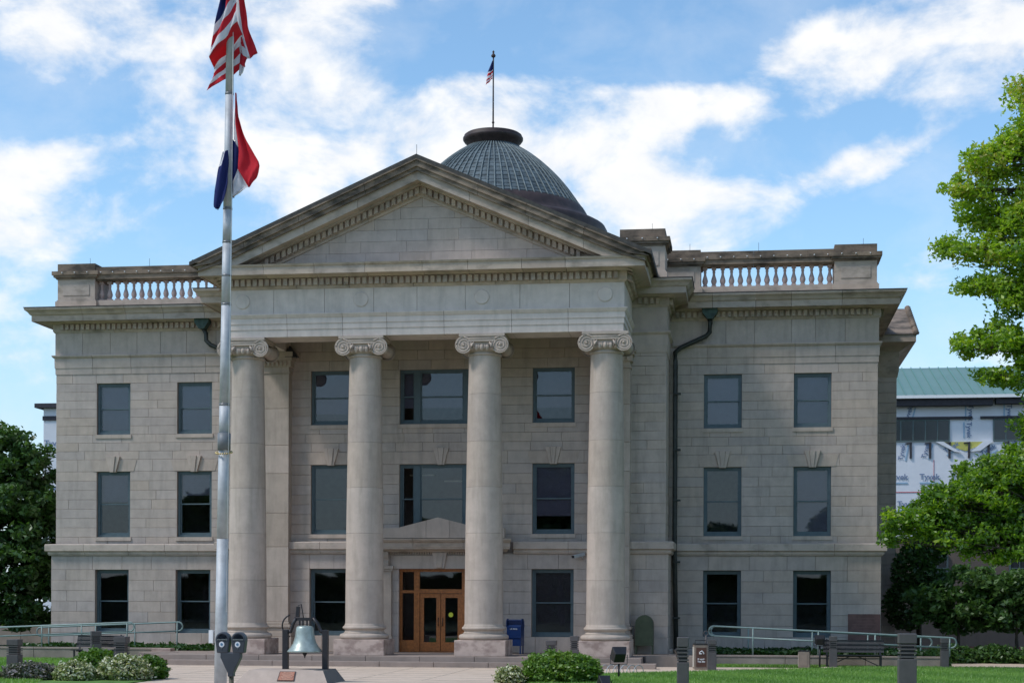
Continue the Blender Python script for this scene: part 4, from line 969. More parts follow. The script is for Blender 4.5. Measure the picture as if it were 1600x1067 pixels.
shrub('flowering_shrub','cream flowering shrub at lower left, right end of its bed',(-5.75,-17.6,0),(.72,.6,.42),5200,FLW,.055,ft)
shrub('flowering_shrub','cream flowering shrub at lower left, middle of its bed',(-6.9,-18.2,0),(.52,.5,.34),3000,FLW,.055,ft)
shrub('flowering_shrub','mauve grey flowering shrub low in the left corner bed',(-8.2,-18.0,0),(.80,.6,.30),4200,FLV,.055,ft)
shrub('round_shrub','dark olive shrub behind the cream flowers at lower left',(-6.9,-16.6,0),(.66,.6,.50),4800,LF_B,.055,lambda p,n:.2+.5*rng.random(n))
shrub('round_shrub','dark green shrub beside the plaza at lower left behind the rightmost cream flowers',(-5.40,-16.7,0),(.50,.5,.40),4200,LF_B,.055,lambda p,n:.1+.35*rng.random(n))
shrub('round_shrub','low green shrub around the nearest left bollard',(-8.6,-16.9,0),(.75,.5,.25),3000,LF_B,.055,gt)
shrub('round_shrub','small green shrub at the right end of the right low wall',(17.05,-3.2,0),(.38,.35,.22),1400,LF_I,.05,gt)
for i,(x,y,rx,lab) in enumerate(((17.9,.6,.8,'dark low shrub under the first sumac, next to the railing end'),(19.4,.9,.9,'dark low shrub between the two sumac trunks'),(21.0,.6,.9,'dark low shrub at the right edge under the second sumac'))):
    shrub('low_shrub',lab,(x,y,0),(rx,.6,.42),2600,LF_D,.085,lambda p,n:.2+.6*rng.random(n))
# ground cover strips and grass blades
def cover(name,boxes,n,mat,size,tone):
    ps=[]
    for (x0,x1,y0,y1,z0,z1) in boxes:
        k=int(n*(x1-x0)*(y1-y0)); p=rng.random((k,3))*np.array([x1-x0,y1-y0,z1-z0])+np.array([x0,y0,z0]); ps.append(p)
    p=np.concatenate(ps); h=.5+.5*np.sin(p[:,0]*3.1)*np.sin(p[:,1]*2.3+p[:,0]); p[:,2]-= .12*h
    return leaves(name,p,size,tone+.3*rng.random(len(p)),mat,kind='stuff')
cover('ground_cover',[(-16,-8.2,-2.95,-.3,-.05,.22)],320,LF_I,.10,.35)
cover('ground_cover',[(9.6,16.9,-3.7,-.3,-.02,.22)],360,LF_I,.10,.1)  # lower leaf tone paints in the centre block's shade on this strip
def blades(name, polyf, x0,x1,y0,y1,n,h=.075):
    p=rng.random((n,2))*np.array([x1-x0,y1-y0])+np.array([x0,y0]); p=p[polyf(p)]; n=len(p)
    a=rng.random(n)*6.283; w=rng.uniform(.010,.022,n); hh=h*rng.uniform(.5,1.4,n); z0=GZ+.018
    dx=np.cos(a)*w; dy=np.sin(a)*w; lx=rng.normal(size=n)*.025; ly=rng.normal(size=n)*.025
    V=np.zeros((n,3,3)); V[:,0]=np.stack([p[:,0]-dx,p[:,1]-dy,np.full(n,z0)],1); V[:,1]=np.stack([p[:,0]+dx,p[:,1]+dy,np.full(n,z0)],1); V[:,2]=np.stack([p[:,0]+lx,p[:,1]+ly,z0+hh],1)
    me=bpy.data.meshes.new(name); me.vertices.add(3*n); me.vertices.foreach_set('co',V.astype(np.float32).ravel()); me.loops.add(3*n); me.loops.foreach_set('vertex_index',np.arange(3*n,dtype=np.int32)); me.polygons.add(n)
    me.polygons.foreach_set('loop_start',np.arange(0,3*n,3,dtype=np.int32)); me.polygons.foreach_set('loop_total',np.full(n,3,dtype=np.int32)); me.materials.append(LF_G); me.update(calc_edges=True)
    at=me.attributes.new('tone','FLOAT','FACE'); at.data.foreach_set('value',np.clip(.45+.25*np.sin(p[:,0]*1.3+p[:,1])+.35*rng.normal(size=n)*.6,0,1).astype(np.float32))
    o=link(name,me); o['kind']='stuff'
blades('grass', lambda p:(p[:,1] < -8.8+(p[:,0]-9.9)*.853) | ((p[:,0]>13.65)&(p[:,1]<-4.2)), 5.2,24,-24,-4.2, 230000)
blades('grass', lambda p:p[:,0] < np.where(p[:,1]>-9,-10.5,-10.5-(p[:,1]+9)*.3), -19,-7,-20,-3.4, 70000)
blades('grass', lambda p:p[:,0]>0, 9.6,13.6,-4.75,-4.15, 5000)

# ------------------------------------------------------------------ bollard lights
def bollard(label, x, y, h, w, z0=GZ, louv=True, rz=0):
    t=thing('bollard_light',label,'bollard',(x,y,z0),rz,'square post lights in the grounds'); hw=w/2; lh=.26*min(1,h/1.1); cap=.17*min(1,h/1.1)
    m=MB(); m.box(-hw,hw,-hw,hw,0,h-cap-lh); m.build('post', BRZ, t, bevel=.012)
    m=MB(); k=4
    for i in range(k): z=h-cap-lh+lh*(i+.35)/k; m.box(-hw+.004,hw-.004,-hw+.004,hw-.004,z,z+lh/k*.42)
    m.build('louvre', BRZ, t)
    m=MB(); m.box(-hw*.72,hw*.72,-hw*.72,hw*.72,h-cap-lh,h-cap); m.build('lamp_core', simple('lamp_core_dark',(.02,.02,.025),.3), t)
    m=MB(); m.box(-hw,hw,-hw,hw,h-cap,h); m.build('cap', BRZ, t, bevel=.012); return t
bollard('nearest square post light standing on the right lawn',13.38,-31.2,1.63,.30)
bollard('second square post light on the lawn, in front of the trash bin',9.60,-31.5,1.55,.20)
bollard('square post light beside the trash bin on the path',9.63,-8.2,.98,.27)
bollard('square post light in front of the right bench',13.47,-5.2,1.05,.25)
bollard('dark post light at the right end of the right low wall',17.05,-4.7,1.0,.26)
bollard('square post light on the far left lawn',-11.15,-6.2,1.08,.34,rz=.5)
bollard('dark post light furthest left among the shrubs',-9.2,-16.8,1.05,.33)
bollard('square post light among the shrubs near the plaza edge',-6.13,-16.8,1.15,.34)
bollard('short louvred post light behind the big green shrub',4.62,-8.2,.92,.33)
bollard('plain dark post next to the short louvred light by the steps',5.32,-7.9,1.06,.26)
m=MB(); m.bevbox(-.3,.3,-.2,.2,0,.06,.02,.5); t=thing('light_footing','small pale concrete footing under the post light by the right bench','footing',(13.4,-5.45,GZ)); m.build('footing_block', CONC, t)

# ------------------------------------------------------------------ floodlights
def flood(label,x,y,z,w,h,face,tilt,zt):
    t=thing('floodlight',label,'floodlight',(x,y,GZ),face,'ground floodlights'); m=MB()
    Mx=Matrix.Translation((0,0,z))@Matrix.Rotation(tilt,4,'X')
    b=[(-w/2,-.10,-h/2),(w/2,-.10,-h/2),(w/2,-.10,h/2),(-w/2,-.10,h/2),(-w*.36,.16,-h*.36),(w*.36,.16,-h*.36),(w*.36,.16,h*.36),(-w*.36,.16,h*.36)]
    m.add([Mx@Vector(q) for q in b],[(0,1,2,3),(7,6,5,4),(1,0,4,5),(2,1,5,6),(3,2,6,7),(0,3,7,4)]); m.build('housing', BLACK, t, bevel=.012)
    m=MB(); m.box(-w/2+.03,w/2-.03,-.108,-.102,-h/2+.03,h/2-.03,M=Mx); m.build('lens', GLASS, t)
    m=MB(); m.tube([(-w/2-.03,0,z),(-w/2-.03,0,z-h*.62),(w/2+.03,0,z-h*.62),(w/2+.03,0,z)],.014,6); m.tube([(0,0,z-h*.62),(0,0,0)],.03,8); m.build('yoke', BLACK, t); return t
flood('black floodlight on a stand beside the bike rack, tilted to the portico',7.18,-14.0,.68,.42,.42,R(200),R(-38),0)
flood('black floodlight half hidden behind the narrow post light near the trash bin',8.75,-10,.62,.30,.42,R(110),R(-20),0)
flood('dark floodlight in front of the left bench, aimed at the left wing',-7.55,-15.5,.62,.42,.32,R(165),R(-52),0)
flood('dark floodlight between the left bench and the post light among shrubs',-6.75,-16.2,.62,.36,.30,R(160),R(-50),0)
flood('low dark floodlight lens lying in the lawn at the bottom right of the big shrub',7.2,-19.0,.18,.30,.22,R(200),R(-40),0)
flood('round-shouldered dark floodlight on the post left of the right bench',13.05,-5.1,.92,.34,.30,R(180),R(-20),0)
# ------------------------------------------------------------------ benches
def bench(label,x,y,w,rz,x_legs=True):
    t=thing('bench',label,'bench',(x,y,GZ),rz,'dark metal benches')
    for i in range(6):
        m=MB(); z=.52+i*.068; m.box(-w/2,w/2,.20+i*.022,.225+i*.022,z,z+.064); m.build('back_slat', BLACK if i%2 else BRZ, t)
    for i in range(5):
        m=MB(); m.box(-w/2,w/2,-.24+i*.09,-.165+i*.09,.42,.445); m.build('seat_slat', BLACK, t)
    for s in (-1,1):
        m=MB(); m.bar((s*(w/2-.12),-.2,.42),(s*(w/2-.12),-.2,0),.05,.05); m.bar((s*(w/2-.12),.2,.42),(s*(w/2-.12),.2,0),.05,.05); m.bar((s*(w/2-.12),.17,.4),(s*(w/2-.12),.36,.95),.05,.04); m.build('leg', BLACK, t)
        m=MB(); m.bar((s*.08,0,.42),(s*(w/2-.12),0,.06),.03,.03); m.build('brace', BLACK, t)
    m=MB(); m.bar((-w/2+.1,0,.40),(w/2-.1,0,.40),.04,.04); m.build('seat_rail', BLACK, t); return t
bench('dark metal bench in front of the right low wall beside the post light',14.15,-4.9,1.95,0)
bench('dark metal bench on the left lawn before the low wall',-11.2,-6.0,1.7,R(-4))
# ------------------------------------------------------------------ bins
def bin_(label,x,y,w,h,rz,panel):
    t=thing('trash_bin',label,'trash bin',(x,y,GZ),rz)
    m=MB(); m.box(-w/2,w/2,-w/2,w/2,.03,h); m.build('casing', TAUPE, t, bevel=.015)
    m=MB(); m.box(-w/2+.06,w/2-.06,-w/2-.012,-w/2-.002,.10,h-.10); m.build('front_panel', BROWNB if panel else TAUPE, t)
    m=MB(); m.box(-w/2-.012,-w/2-.002,-w/2+.05,w/2-.05,.08,h-.08); m.build('side_panel', simple('bin_side_pale',(.5,.46,.40),.7), t)
    m=MB(); m.tube([(-w/2+.05,0,h),(-w/2+.05,0,h+.13),(w/2-.05,0,h+.13),(w/2-.05,0,h)],.014,6); m.box(-w/2-.01,w/2+.01,-w/2-.01,w/2+.01,h,h+.025); m.build('lid', BLACK, t)
    return t
TEXT={}
def text_mesh(s, size, mat, bold=0):
    k=(s,size,mat.name)
    if k in TEXT: return TEXT[k]
    cu=bpy.data.curves.new('lettering','FONT'); cu.body=s; cu.size=size; cu.align_x='CENTER'; cu.align_y='CENTER'; cu.offset=bold; cu.extrude=.002
    o=bpy.data.objects.new('lettering',cu); COL.objects.link(o); bpy.context.view_layer.update()
    me=bpy.data.meshes.new_from_object(o.evaluated_get(bpy.context.evaluated_depsgraph_get())); bpy.data.objects.remove(o)
    me.materials.clear(); me.materials.append(mat); me.name='lettering'; TEXT[k]=me; return me
def lettering(s,size,mat,parent,loc,rot=0,bold=0):
    o=link('lettering',text_mesh(s,size,mat,bold),parent,loc); o.rotation_euler=(R(90),rot,0); return o
b1=bin_('brown-panelled taupe trash bin with white lettering beside the path',9.24,-6.9,.44,.80,R(8),True)
lettering('Recycle',.075,WHITE,b1,(.0,-.24,.34),0,.002); lettering('This Bin',.075,WHITE,b1,(.0,-.24,.26),0,.002)
m=MB(); m.tube([(-.07,-.236,.50),(-.05,-.236,.56),(.02,-.236,.60),(.07,-.236,.55),(.075,-.236,.50)],[.006,.012,.018,.02,.026],6); m.tube([(-.06,-.236,.51),(.02,-.236,.51)],.018,6); m.build('emblem', WHITE, b1)
bin_('plain taupe bin with a black hoop lid left of the right bench',12.55,-5.2,.36,.56,R(-6),False)
m=MB(); t=thing('post_ring','thin dark post with a ring top beside the right railing end','post',(9.38,-5.5,GZ)); m.tube([(0,0,0),(0,0,1.05)],.03,8); m.tube([(.07*math.cos(a),0,1.13+.07*math.sin(a)) for a in [i*math.pi/8 for i in range(16)]],.015,6,closed=True); m.build('pole', BRZ, t)
# bike rack: coil of hoops
t=thing('bike_rack','thin grey wave bike rack behind the lawn edge','bike rack',(6.95,-10.9,GZ))
for i in range(7):
    m=MB(); x=-.62+i*.2; m.tube([(x+.14*math.cos(a)*1.0,.25*math.cos(a),.02+.26*math.sin(a)) for a in [math.pi*k/8 for k in range(9)]],.012,6); m.build('hoop', STEEL, t)
m=MB(); m.bar((-.8,0,.02),(.8,0,.02),.04,.03); m.build('base_bar', STEEL, t)
# ------------------------------------------------------------------ mailbox, relay box, camera, shadow wedge
t=thing('mailbox','dark blue steel collection mailbox standing by the third column','mailbox',(2.84,-3.55,0),R(-6))
m=MB(); w=.25
prof=[(-.24,.28),(.24,.28),(.24,1.05)]+[(.24*math.cos(a),1.0+.19*math.sin(a)) for a in [math.pi*i/12 for i in range(1,6)]]+[(-.02,1.18),(-.16,1.16),(-.17,1.0),(-.24,.95)]
m.prism(prof,'x',-w,w); m.build('body', MBLUE, t, bevel=.01)
m=MB()
for sx in (-1,1): m.prism([(-.26,.93),(.20,.93),(.16,1.12),(.02,1.21),(-.14,1.21),(-.26,1.12)],'x',sx*(w+.002),sx*(w+.02) )
m.box(-w-.02,w+.02,-.262,-.245,.55,.60); m.build('side_cheek', MBLUE, t)
m=MB(); m.box(-w+.02,w-.02,-.178,-.165,1.0,1.15); m.build('hatch', simple('mailbox_dark',(.006,.015,.06),.4), t)
for sx in (-1,1):
    for sy in (-1,1):
        m=MB(); m.box(sx*.22-.02,sx*.22+.02,sy*.2-.02,sy*.2+.02,0,.29); m.build('leg', MBLUE, t)
lettering('US MAIL',.075,simple('mail_print',(.45,.5,.6),.6),t,(0,-.252,.86),0,.001)
t=thing('relay_box','olive green round-topped relay mailbox against the wall right of the portico','mailbox',(7.22,-2.9,0))
m=MB(); m.prism([(-.31,.30),(.31,.30),(.31,1.04)]+[(.31*math.cos(a),1.04+.31*math.sin(a)) for a in [math.pi*i/14 for i in range(1,14)]]+[(-.31,1.04)],'y',-.22,.22); m.build('body', OLIV, t, bevel=.012)
m=MB(); m.prism([(-.26,.40),(.26,.40),(.26,1.04)]+[(.26*math.cos(a),1.04+.26*math.sin(a)) for a in [math.pi*i/14 for i in range(1,14)]]+[(-.26,1.04)],'y',-.232,-.22); m.build('door_panel', OLIV, t)
for sx in (-1,1):
    for sy in (-1,1):
        m=MB(); m.box(sx*.28-.025,sx*.28+.025,sy*.18-.025,sy*.18+.025,0,.31); m.build('leg', OLIV, t)
t=thing('security_camera','white security camera on the wall above the right ground floor portico window','camera',(5.05,-2.45,3.45))
m=MB(); m.bar((.05,-.05,.0),(-.30,-.38,-.10),.12,.11); m.build('camera_body', simple('camera_grey',(.42,.42,.43),.4), t, bevel=.01)
m=MB(); m.tube([(0,0,-.18),(0,-.12,-.14),(-.02,-.14,-.04)],.022,8); m.build('arm', simple('camera_grey',(.42,.42,.43),.4), t)
m=MB(); m.bar((-.30,-.38,-.10),(-.325,-.405,-.107),.10,.09); m.build('lens', BLACK, t)
t=thing('shadow_wedge','small black wedge standing in for the shadow at the left pilaster top under the portico','shadow_shape',(-5.3,-2.75,10.4))
m=MB(); m.prism([(-.22,0),(.25,0),(-.06,.40)],'y',-.15,.1); m.build('wedge_body', BLACK, t)  # black solid modelled in place of the shadow by the pilaster capital

# ------------------------------------------------------------------ bell memorial
t=thing('bell_monument','low granite monument with a copper plaque and a side coloured dark for its shade, before the bell','monument',(-.83,-17.9,GZ))
def frust(name, mat, top, bot, zt, zb, parent):
    m=MB(); (a0,a1,b0,b1)=top; (c0,c1,d0,d1)=bot
    m.add([(c0,d0,zb),(c1,d0,zb),(c1,d1,zb),(c0,d1,zb),(a0,b0,zt),(a1,b0,zt),(a1,b1,zt),(a0,b1,zt)],[(0,3,2,1),(4,5,6,7),(0,1,5,4),(2,3,7,6),(3,0,4,7)],.5)
    return m.build(name,mat,parent,bevel=.01)
frust('monument_face', SLAB, (-1.32,.66,-.25,1.1), (-1.62,.86,-.55,1.35), .335, 0, t)
m=MB(); m.add([(.661,-.25,.335),(.661,1.1,.335),(.861,1.35,0),(.861,-.55,0)],[(3,2,1,0)]); m.add([(.40,-.24,.337),(.655,-.24,.337),(.655,1.09,.337),(.40,1.09,.337)],[(0,1,2,3)])
m.build('shaded_side', simple('granite_side_shade',(.12,.12,.12),.5,var=.1,scale=15), t)  # right side and top strip coloured dark for the side turned from the sun
nrm=Vector((0,-.335,.30)).normalized(); ax=Vector((0,-.30,-.335)).normalized()
def mf(x,d): return Vector((x,-.25,.335))+ax*d
m=MB(); q=[mf(-.45,.07),mf(-.47,.35),mf(-.06,.35),mf(-.07,.07)]; m.add([p+nrm*.004 for p in q]+[p+nrm*.03 for p in q],[(4,5,6,7),(0,1,5,4),(1,2,6,5),(2,3,7,6),(3,0,4,7)]); m.build('plaque', PLQ, t)
m=MB(); q=[mf(-.475,.05),mf(-.495,.37),mf(-.035,.37),mf(-.045,.05)]; m.add([p+nrm*.002 for p in q]+[p+nrm*.02 for p in q],[(4,5,6,7),(0,1,5,4),(1,2,6,5),(2,3,7,6),(3,0,4,7)]); m.build('plaque_border', simple('plaque_dark',(.06,.035,.03),.5), t)
m=MB()
for i in range(6):
    p=mf(-.26,.10+i*.043)+nrm*.032; L_=random.uniform(.10,.16); m.add([p+Vector((-L_,0,0)),p+Vector((L_,0,0)),p+Vector((L_,0,0))+ax*.018,p+Vector((-L_,0,0))+ax*.018],[(3,2,1,0)])
m.build('plaque_relief', simple('plaque_light',(.45,.25,.17),.5), t)
B=thing('bell','weathered pale green bell hanging between two black posts','bell',(-.85,-17.35,GZ+.335))
for x in (-.54,.54):
    m=MB(); m.box(x-.075,x+.075,-.075,.075,0,1.04); m.build('post', BLACK, B, bevel=.008)
m=MB(); m.lathe([(.455,.46),(.47,.47),(.44,.52),(.37,.60),(.31,.70),(.27,.82),(.245,.96),(.235,1.08),(.22,1.13),(.15,1.155),(0,1.165)],(-.02,0,0),36,tone=.5,cap=False); m.lathe([(.455,.46),(.40,.50),(.29,.7),(.2,1.0),(0,1.1)],(-.02,0,0),36,cap=False); m.build('bell_body', BELL, B, (0,0,-.01))
m=MB(); m.tube([(-.02,0,.60),(-.02,0,.42)],.02,8); m.lathe([(.01,.30),(.025,.36),(.06,.41),(.065,.44),(.03,.47)],(-.02,0,0),12); m.build('clapper', BLACK, B, (0,0,-.01))
m=MB(); m.bar((-.22,0,1.33),(.18,0,1.33),.09,.08); 
for x in (-.14,-.05,.06,.14): m.bar((x-.02,0,1.16),(x-.02,0,1.34),.035,.05)
m.tube([(-.54,0,.98),(-.40,0,1.0),(-.33,0,1.22),(-.25,0,1.36)],[.06,.05,.045,.05],8); m.tube([(.54,0,.98),(.42,0,1.0),(.32,0,1.22),(.2,0,1.36)],[.06,.05,.045,.05],8)
m.bar((-.22,0,1.38),(-.2,0,1.66),.09,.09); m.tube([(-.2,0,1.68),(-.12,.0,1.72),(-.08,0,1.5),(-.06,0,1.36)],.014,6); m.build('headstock', BLACK, B, (0,0,-.01))
m=MB(); m.tube([(.30*math.cos(a)-.38,.16,1.15+.30*math.sin(a)) for a in [i*math.pi/10+1.9 for i in range(9)]],.022,6); m.build('wheel', BLACK, B, (0,0,-.01))

# ------------------------------------------------------------------ flagpole, flags
PX,PY=-.25,-26.4
t=thing('flagpole','tall silver sectional flagpole leaning slightly, left of the portico','flagpole',(PX,PY,GZ),0)
lean=.0125
def pz(z): return (lean*(z-GZ)-.006, 0, z-GZ)
lv=[GZ,3.1,5.2,5.9,8.0,9.3,10.0,12.4,16.8]
for i,(a,b) in enumerate(zip(lv,lv[1:])):
    m=MB(); ra=.134-.0040*(a-GZ); rb=.134-.0040*(b-GZ); m.tube([pz(a),pz(b-.01)],[ra,rb],24); m.build('pole_section', STEEL, t)
for z in (5.2,5.9,8.0,8.6,9.3,10.0,12.4): m=MB(); r_=.134-.0040*(z-GZ)+.006; m.tube([pz(z-.02),pz(z+.02)],r_,24); m.build('joint_band', simple('joint_band_dark',(.2,.2,.2),.4,metal=.5), t)
m=MB(); m.tube([(pz(4.95)[0]+.01,-.03,pz(4.95)[2]),(pz(5.3)[0]+.01,-.03,pz(5.3)[2])],.135,20); m.build('counterweight', simple('weight_grey',(.16,.17,.18),.5), t)
m=MB()
for k in range(22):
    a=math.pi*2*k/22; c=pz(4.93); m.lathe([(.004,-.022),(.022,-.008),(.022,.008),(.004,.022)],(c[0]+.165*math.cos(a),.165*math.sin(a),c[2]-.03-.04*math.sin(-a)),8)
m.build('retainer_beads', BRASS, t)
m=MB(); m.tube([(pz(1.6)[0]+.14,-.12,1.9),(pz(10)[0]+.12,-.11,10.3),(pz(16)[0]+.08,-.1,16.5)],.006,5); m.build('halyard', WHITE, t)
m=MB(); m.box(-.24,-.15,-.06,.06,1.25,1.52); m.build('cleat_box', WHITE, t)
FR=simple('flag_red',(.72,.03,.05),.8,var=.08,scale=3); FW=simple('flag_white',(.85,.83,.85),.8,var=.04); FB=simple('flag_blue',(.022,.035,.17),.8,var=.08)
for mm in (FR,FW,FB):
    tt_=mm.node_tree; p_=[n for n in tt_.nodes if n.type=='BSDF_PRINCIPLED'][0]; o_=[n for n in tt_.nodes if n.type=='OUTPUT_MATERIAL'][0]
    tl_=tt_.nodes.new('ShaderNodeBsdfTranslucent'); src=p_.inputs['Base Color'].links[0].from_socket; tt_.links.new(src,tl_.inputs[0])
    mx_=tt_.nodes.new('ShaderNodeMixShader'); mx_.inputs[0].default_value=.4; tt_.links.new(p_.outputs[0],mx_.inputs[1]); tt_.links.new(tl_.outputs[0],mx_.inputs[2]); tt_.links.new(mx_.outputs[0],o_.inputs[0])
# 1 px of the photograph is about 13.3 mm here; shapes are written in metres relative to the pole foot
def cloth(parent, name, L_, R_, rows, cols, mi, mats, y0=-.2, amp=.06, freq=2.2, ph=0):
    """surface between polylines L_ and R_ (lists of (x,z) sampled down the flag)"""
    def samp(pl,t):
        x=t*(len(pl)-1); i=min(int(x),len(pl)-2); q=x-i; q2=q; return (pl[i][0]*(1-q2)+pl[i+1][0]*q2, pl[i][1]*(1-q2)+pl[i+1][1]*q2)
    P=[]
    for i in range(rows+1):
        a=samp(L_,i/rows); b=samp(R_,i/rows); row=[]
        for j in range(cols+1):
            s=j/cols; row.append((a[0]*(1-s)+b[0]*s, (y0 if not callable(y0) else y0(i/rows))+amp*math.sin(freq*2*math.pi*s+ph+i*.25)*(.4+.6*math.sin(math.pi*min(1,i/rows+.2))), a[1]*(1-s)+b[1]*s+.015*math.sin(9*s+ph)))
            row[-1]=(row[-1][0], row[-1][1]+.018*math.sin(17*s+.9*i+ph)*(.3+s), row[-1][2])
        P.append(row)
    m=MB(); m.grid(P, mi=mi); o=m.build(name, mats, parent); sd2=o.modifiers.new('thick','SOLIDIFY'); sd2.thickness=.004; return o
def X(px): return (px-354)*.01344+.14        # conversion used while measuring, at z~12
def Zp(py): return 14.4-GZ-(py-0)*.013485
fl=thing('national_flag','red and white striped national flag hanging limp at the pole top','flag',(PX,PY,GZ))
L_=[(X(349),Zp(-60)),(X(345),Zp(5)),(X(336),Zp(50)),(X(326),Zp(92)),(X(325),Zp(115)),(X(313),Zp(137))]
R_=[(X(366),Zp(-95)),(X(368),Zp(-45)),(X(370),Zp(0)),(X(372),Zp(40)),(X(373),Zp(70)),(X(376),Zp(103))]
def us(i,j): 
    s=int(i/52*13)
    return 2 if (i<28 and j<12 and i<28 and j<7) and s<5 else (0 if s%2==0 else 1)
cloth(fl,'flag_cloth',L_,R_,52,14,us,[FR,FW,FB],lambda t:-.2 if t<.62 else (.2 if t>.70 else -.2+(t-.62)*5),.05,1.6)
L_=[(X(358),Zp(-60)),(X(358),Zp(-5)),(X(360),Zp(45)),(X(370),Zp(93))]; R_=[(X(366),Zp(-60)),(X(372),Zp(-10)),(X(380),Zp(42)),(X(396),Zp(83))]
cloth(fl,'flag_fold',L_,R_,20,8,lambda i,j:0 if j>=4 else 1,[FR,FW,FB],.22,.04,1.0)
L_=[(X(366),Zp(50)),(X(368),Zp(80)),(X(366),Zp(118))]; R_=[(X(372),Zp(60)),(X(379),Zp(90)),(X(371),Zp(114))]
cloth(fl,'flag_fold',L_,R_,12,6,lambda i,j:0 if (i//3)%2==0 else 1,[FR,FW,FB],.18,.03,1.0)
L_=[(X(352),Zp(-40)),(X(350),Zp(0)),(X(348),Zp(12))]; R_=[(X(362),Zp(-40)),(X(361),Zp(0)),(X(354),Zp(6))]
cloth(fl,'canton_fold',L_,R_,8,5,lambda i,j:2,[FR,FW,FB],-.30,.03,1.0)
fl2=thing('state_flag','red, white and blue state flag hanging folded below the striped flag','flag',(PX,PY,GZ))
L_=[(X(367),Zp(150)),(X(366),Zp(196)),(X(373),Zp(240)),(X(372),Zp(268)),(X(388),Zp(295))]; R_=[(X(368),Zp(150)),(X(371),Zp(185)),(X(384),Zp(222)),(X(408),Zp(262)),(X(401),Zp(283)),(X(389),Zp(296))]
cloth(fl2,'flag_red_fold',L_,R_,24,10,lambda i,j:0,[FR,FW,FB],-.10,.05,1.3)
L_=[(X(365),Zp(155)),(X(363),Zp(190)),(X(363),Zp(220))]; R_=[(X(368),Zp(150)),(X(368),Zp(190)),(X(372),Zp(236))]
cloth(fl2,'flag_white_fold',L_,R_,10,5,lambda i,j:1,[FR,FW,FB],-.02,.02,1)
L_=[(X(358),Zp(218)),(X(358),Zp(262)),(X(361),Zp(312))]; R_=[(X(369),Zp(225)),(X(373),Zp(258)),(X(365),Zp(306))]
cloth(fl2,'flag_blue_fold',L_,R_,14,6,lambda i,j:2,[FR,FW,FB],.0,.03,1)
L_=[(X(370),Zp(266)),(X(362),Zp(285)),(X(362),Zp(309))]; R_=[(X(373),Zp(270)),(X(390),Zp(294)),(X(366),Zp(308))]
cloth(fl2,'flag_white_fold',L_,R_,12,8,lambda i,j:1,[FR,FW,FB],-.06,.03,1.4)
L_=[(X(349),Zp(242)),(X(341),Zp(268)),(X(336),Zp(300)),(X(335),Zp(326)),(X(340),Zp(331))]; R_=[(X(358),Zp(240)),(X(358),Zp(262)),(X(358),Zp(290)),(X(352),Zp(318)),(X(343),Zp(330))]
cloth(fl2,'flag_blue_fold',L_,R_,18,8,lambda i,j:(1 if (i<4 and j<3) else 2),[FR,FW,FB],-.2,.04,1.2)
fl3=thing('roof_flag','small striped flag hanging limp on the dome flagpole','flag',(0,9.5,21.55))
def X3(px): return (px-770.5)*.0268
def Z3(py): return 3.33-(py-85)*.0274
L_=[(X3(769),Z3(96)),(X3(762),Z3(112)),(X3(760),Z3(125)),(X3(759),Z3(133))]; R_=[(X3(770),Z3(96)),(X3(770),Z3(108)),(X3(770),Z3(118)),(X3(769),Z3(124))]
cloth(fl3,'flag_cloth',L_,R_,18,6,lambda i,j:2 if i<7 else (0 if i%4<2 else 1),[FR,FW,FB],-.05,.03,1.2)

# ------------------------------------------------------------------ parking meter
t=thing('parking_meter','grey twin-head parking meter in front of the flagpole base','parking meter',(5.15,-42.8,GZ)); SC=.0085
m=MB(); m.tube([(0.02,0,0),(0.02,0,1.20)],.03,12); m.build('post', simple('meter_post',(.09,.08,.05),.6,var=.4,scale=12), t)
m=MB(); m.tube([(.02,0,.96),(.02,0,1.06)],.042,12); m.build('post_sleeve', WHITE, t)
METR=simple('meter_grey',(.075,.08,.09),.4,metal=.3,var=.1)
m=MB(); m.prism([(-.015,1.18),(.055,1.18),(.055,1.22),(.145,1.40),(.145,1.46),(-.105,1.46),(-.105,1.40),(-.015,1.22)],'y',-.05,.05); m.build('yoke', METR, t, bevel=.012)
t.location.z += .22; t.scale=(.9,.9,.94)
m=MB(); m.tube([(0.02,0,-.24),(0.02,0,.01)],.03,12); m.build('post_foot', simple('meter_post',(.09,.08,.05),.6,var=.4,scale=12), t)
for s in (-1,1):
    cx=.02+s*.098; hp=[(-.068,0),(.068,0),(.088,.14)]+[(.088*math.cos(a),.155+.088*math.sin(a)) for a in [math.pi*i/12 for i in range(0,13)]]+[(-.088,.14)]
    h=link('meter_head',None,t,(cx,0,1.45)); m=MB(); m.prism(hp,'y',-.055,.055); m.build('housing', METR, h, bevel=.012)
    m=MB(); m.prism([(-.062,.165),(.062,.165)]+[(.062*math.cos(a),.165+.055*math.sin(a)) for a in [math.pi*i/10 for i in range(1,10)]],'y',-.060,-.056); m.build('window', GLASS, h)
    m=MB(); m.prism([(-.068,.148),(.068,.148),(.062,.163),(-.062,.163)],'y',-.064,-.050); m.build('trim', CHROM, h)
    m=MB(); m.lathe([(.033,0),(.033,-.004)],(-.005,-.056,.100),20,axis='y'); m.build('decal', WHITE, h)
    m=MB(); m.lathe([(.016,0),(.016,-.003)],(-.005,-.0605,.100),16,axis='y'); m.build('decal_centre', simple('decal_blue',(.10,.22,.35),.5), h)
    m=MB(); m.box(-.012,.002,-.060,-.056,.045,.062); m.build('coin_slot', CHROM, h)

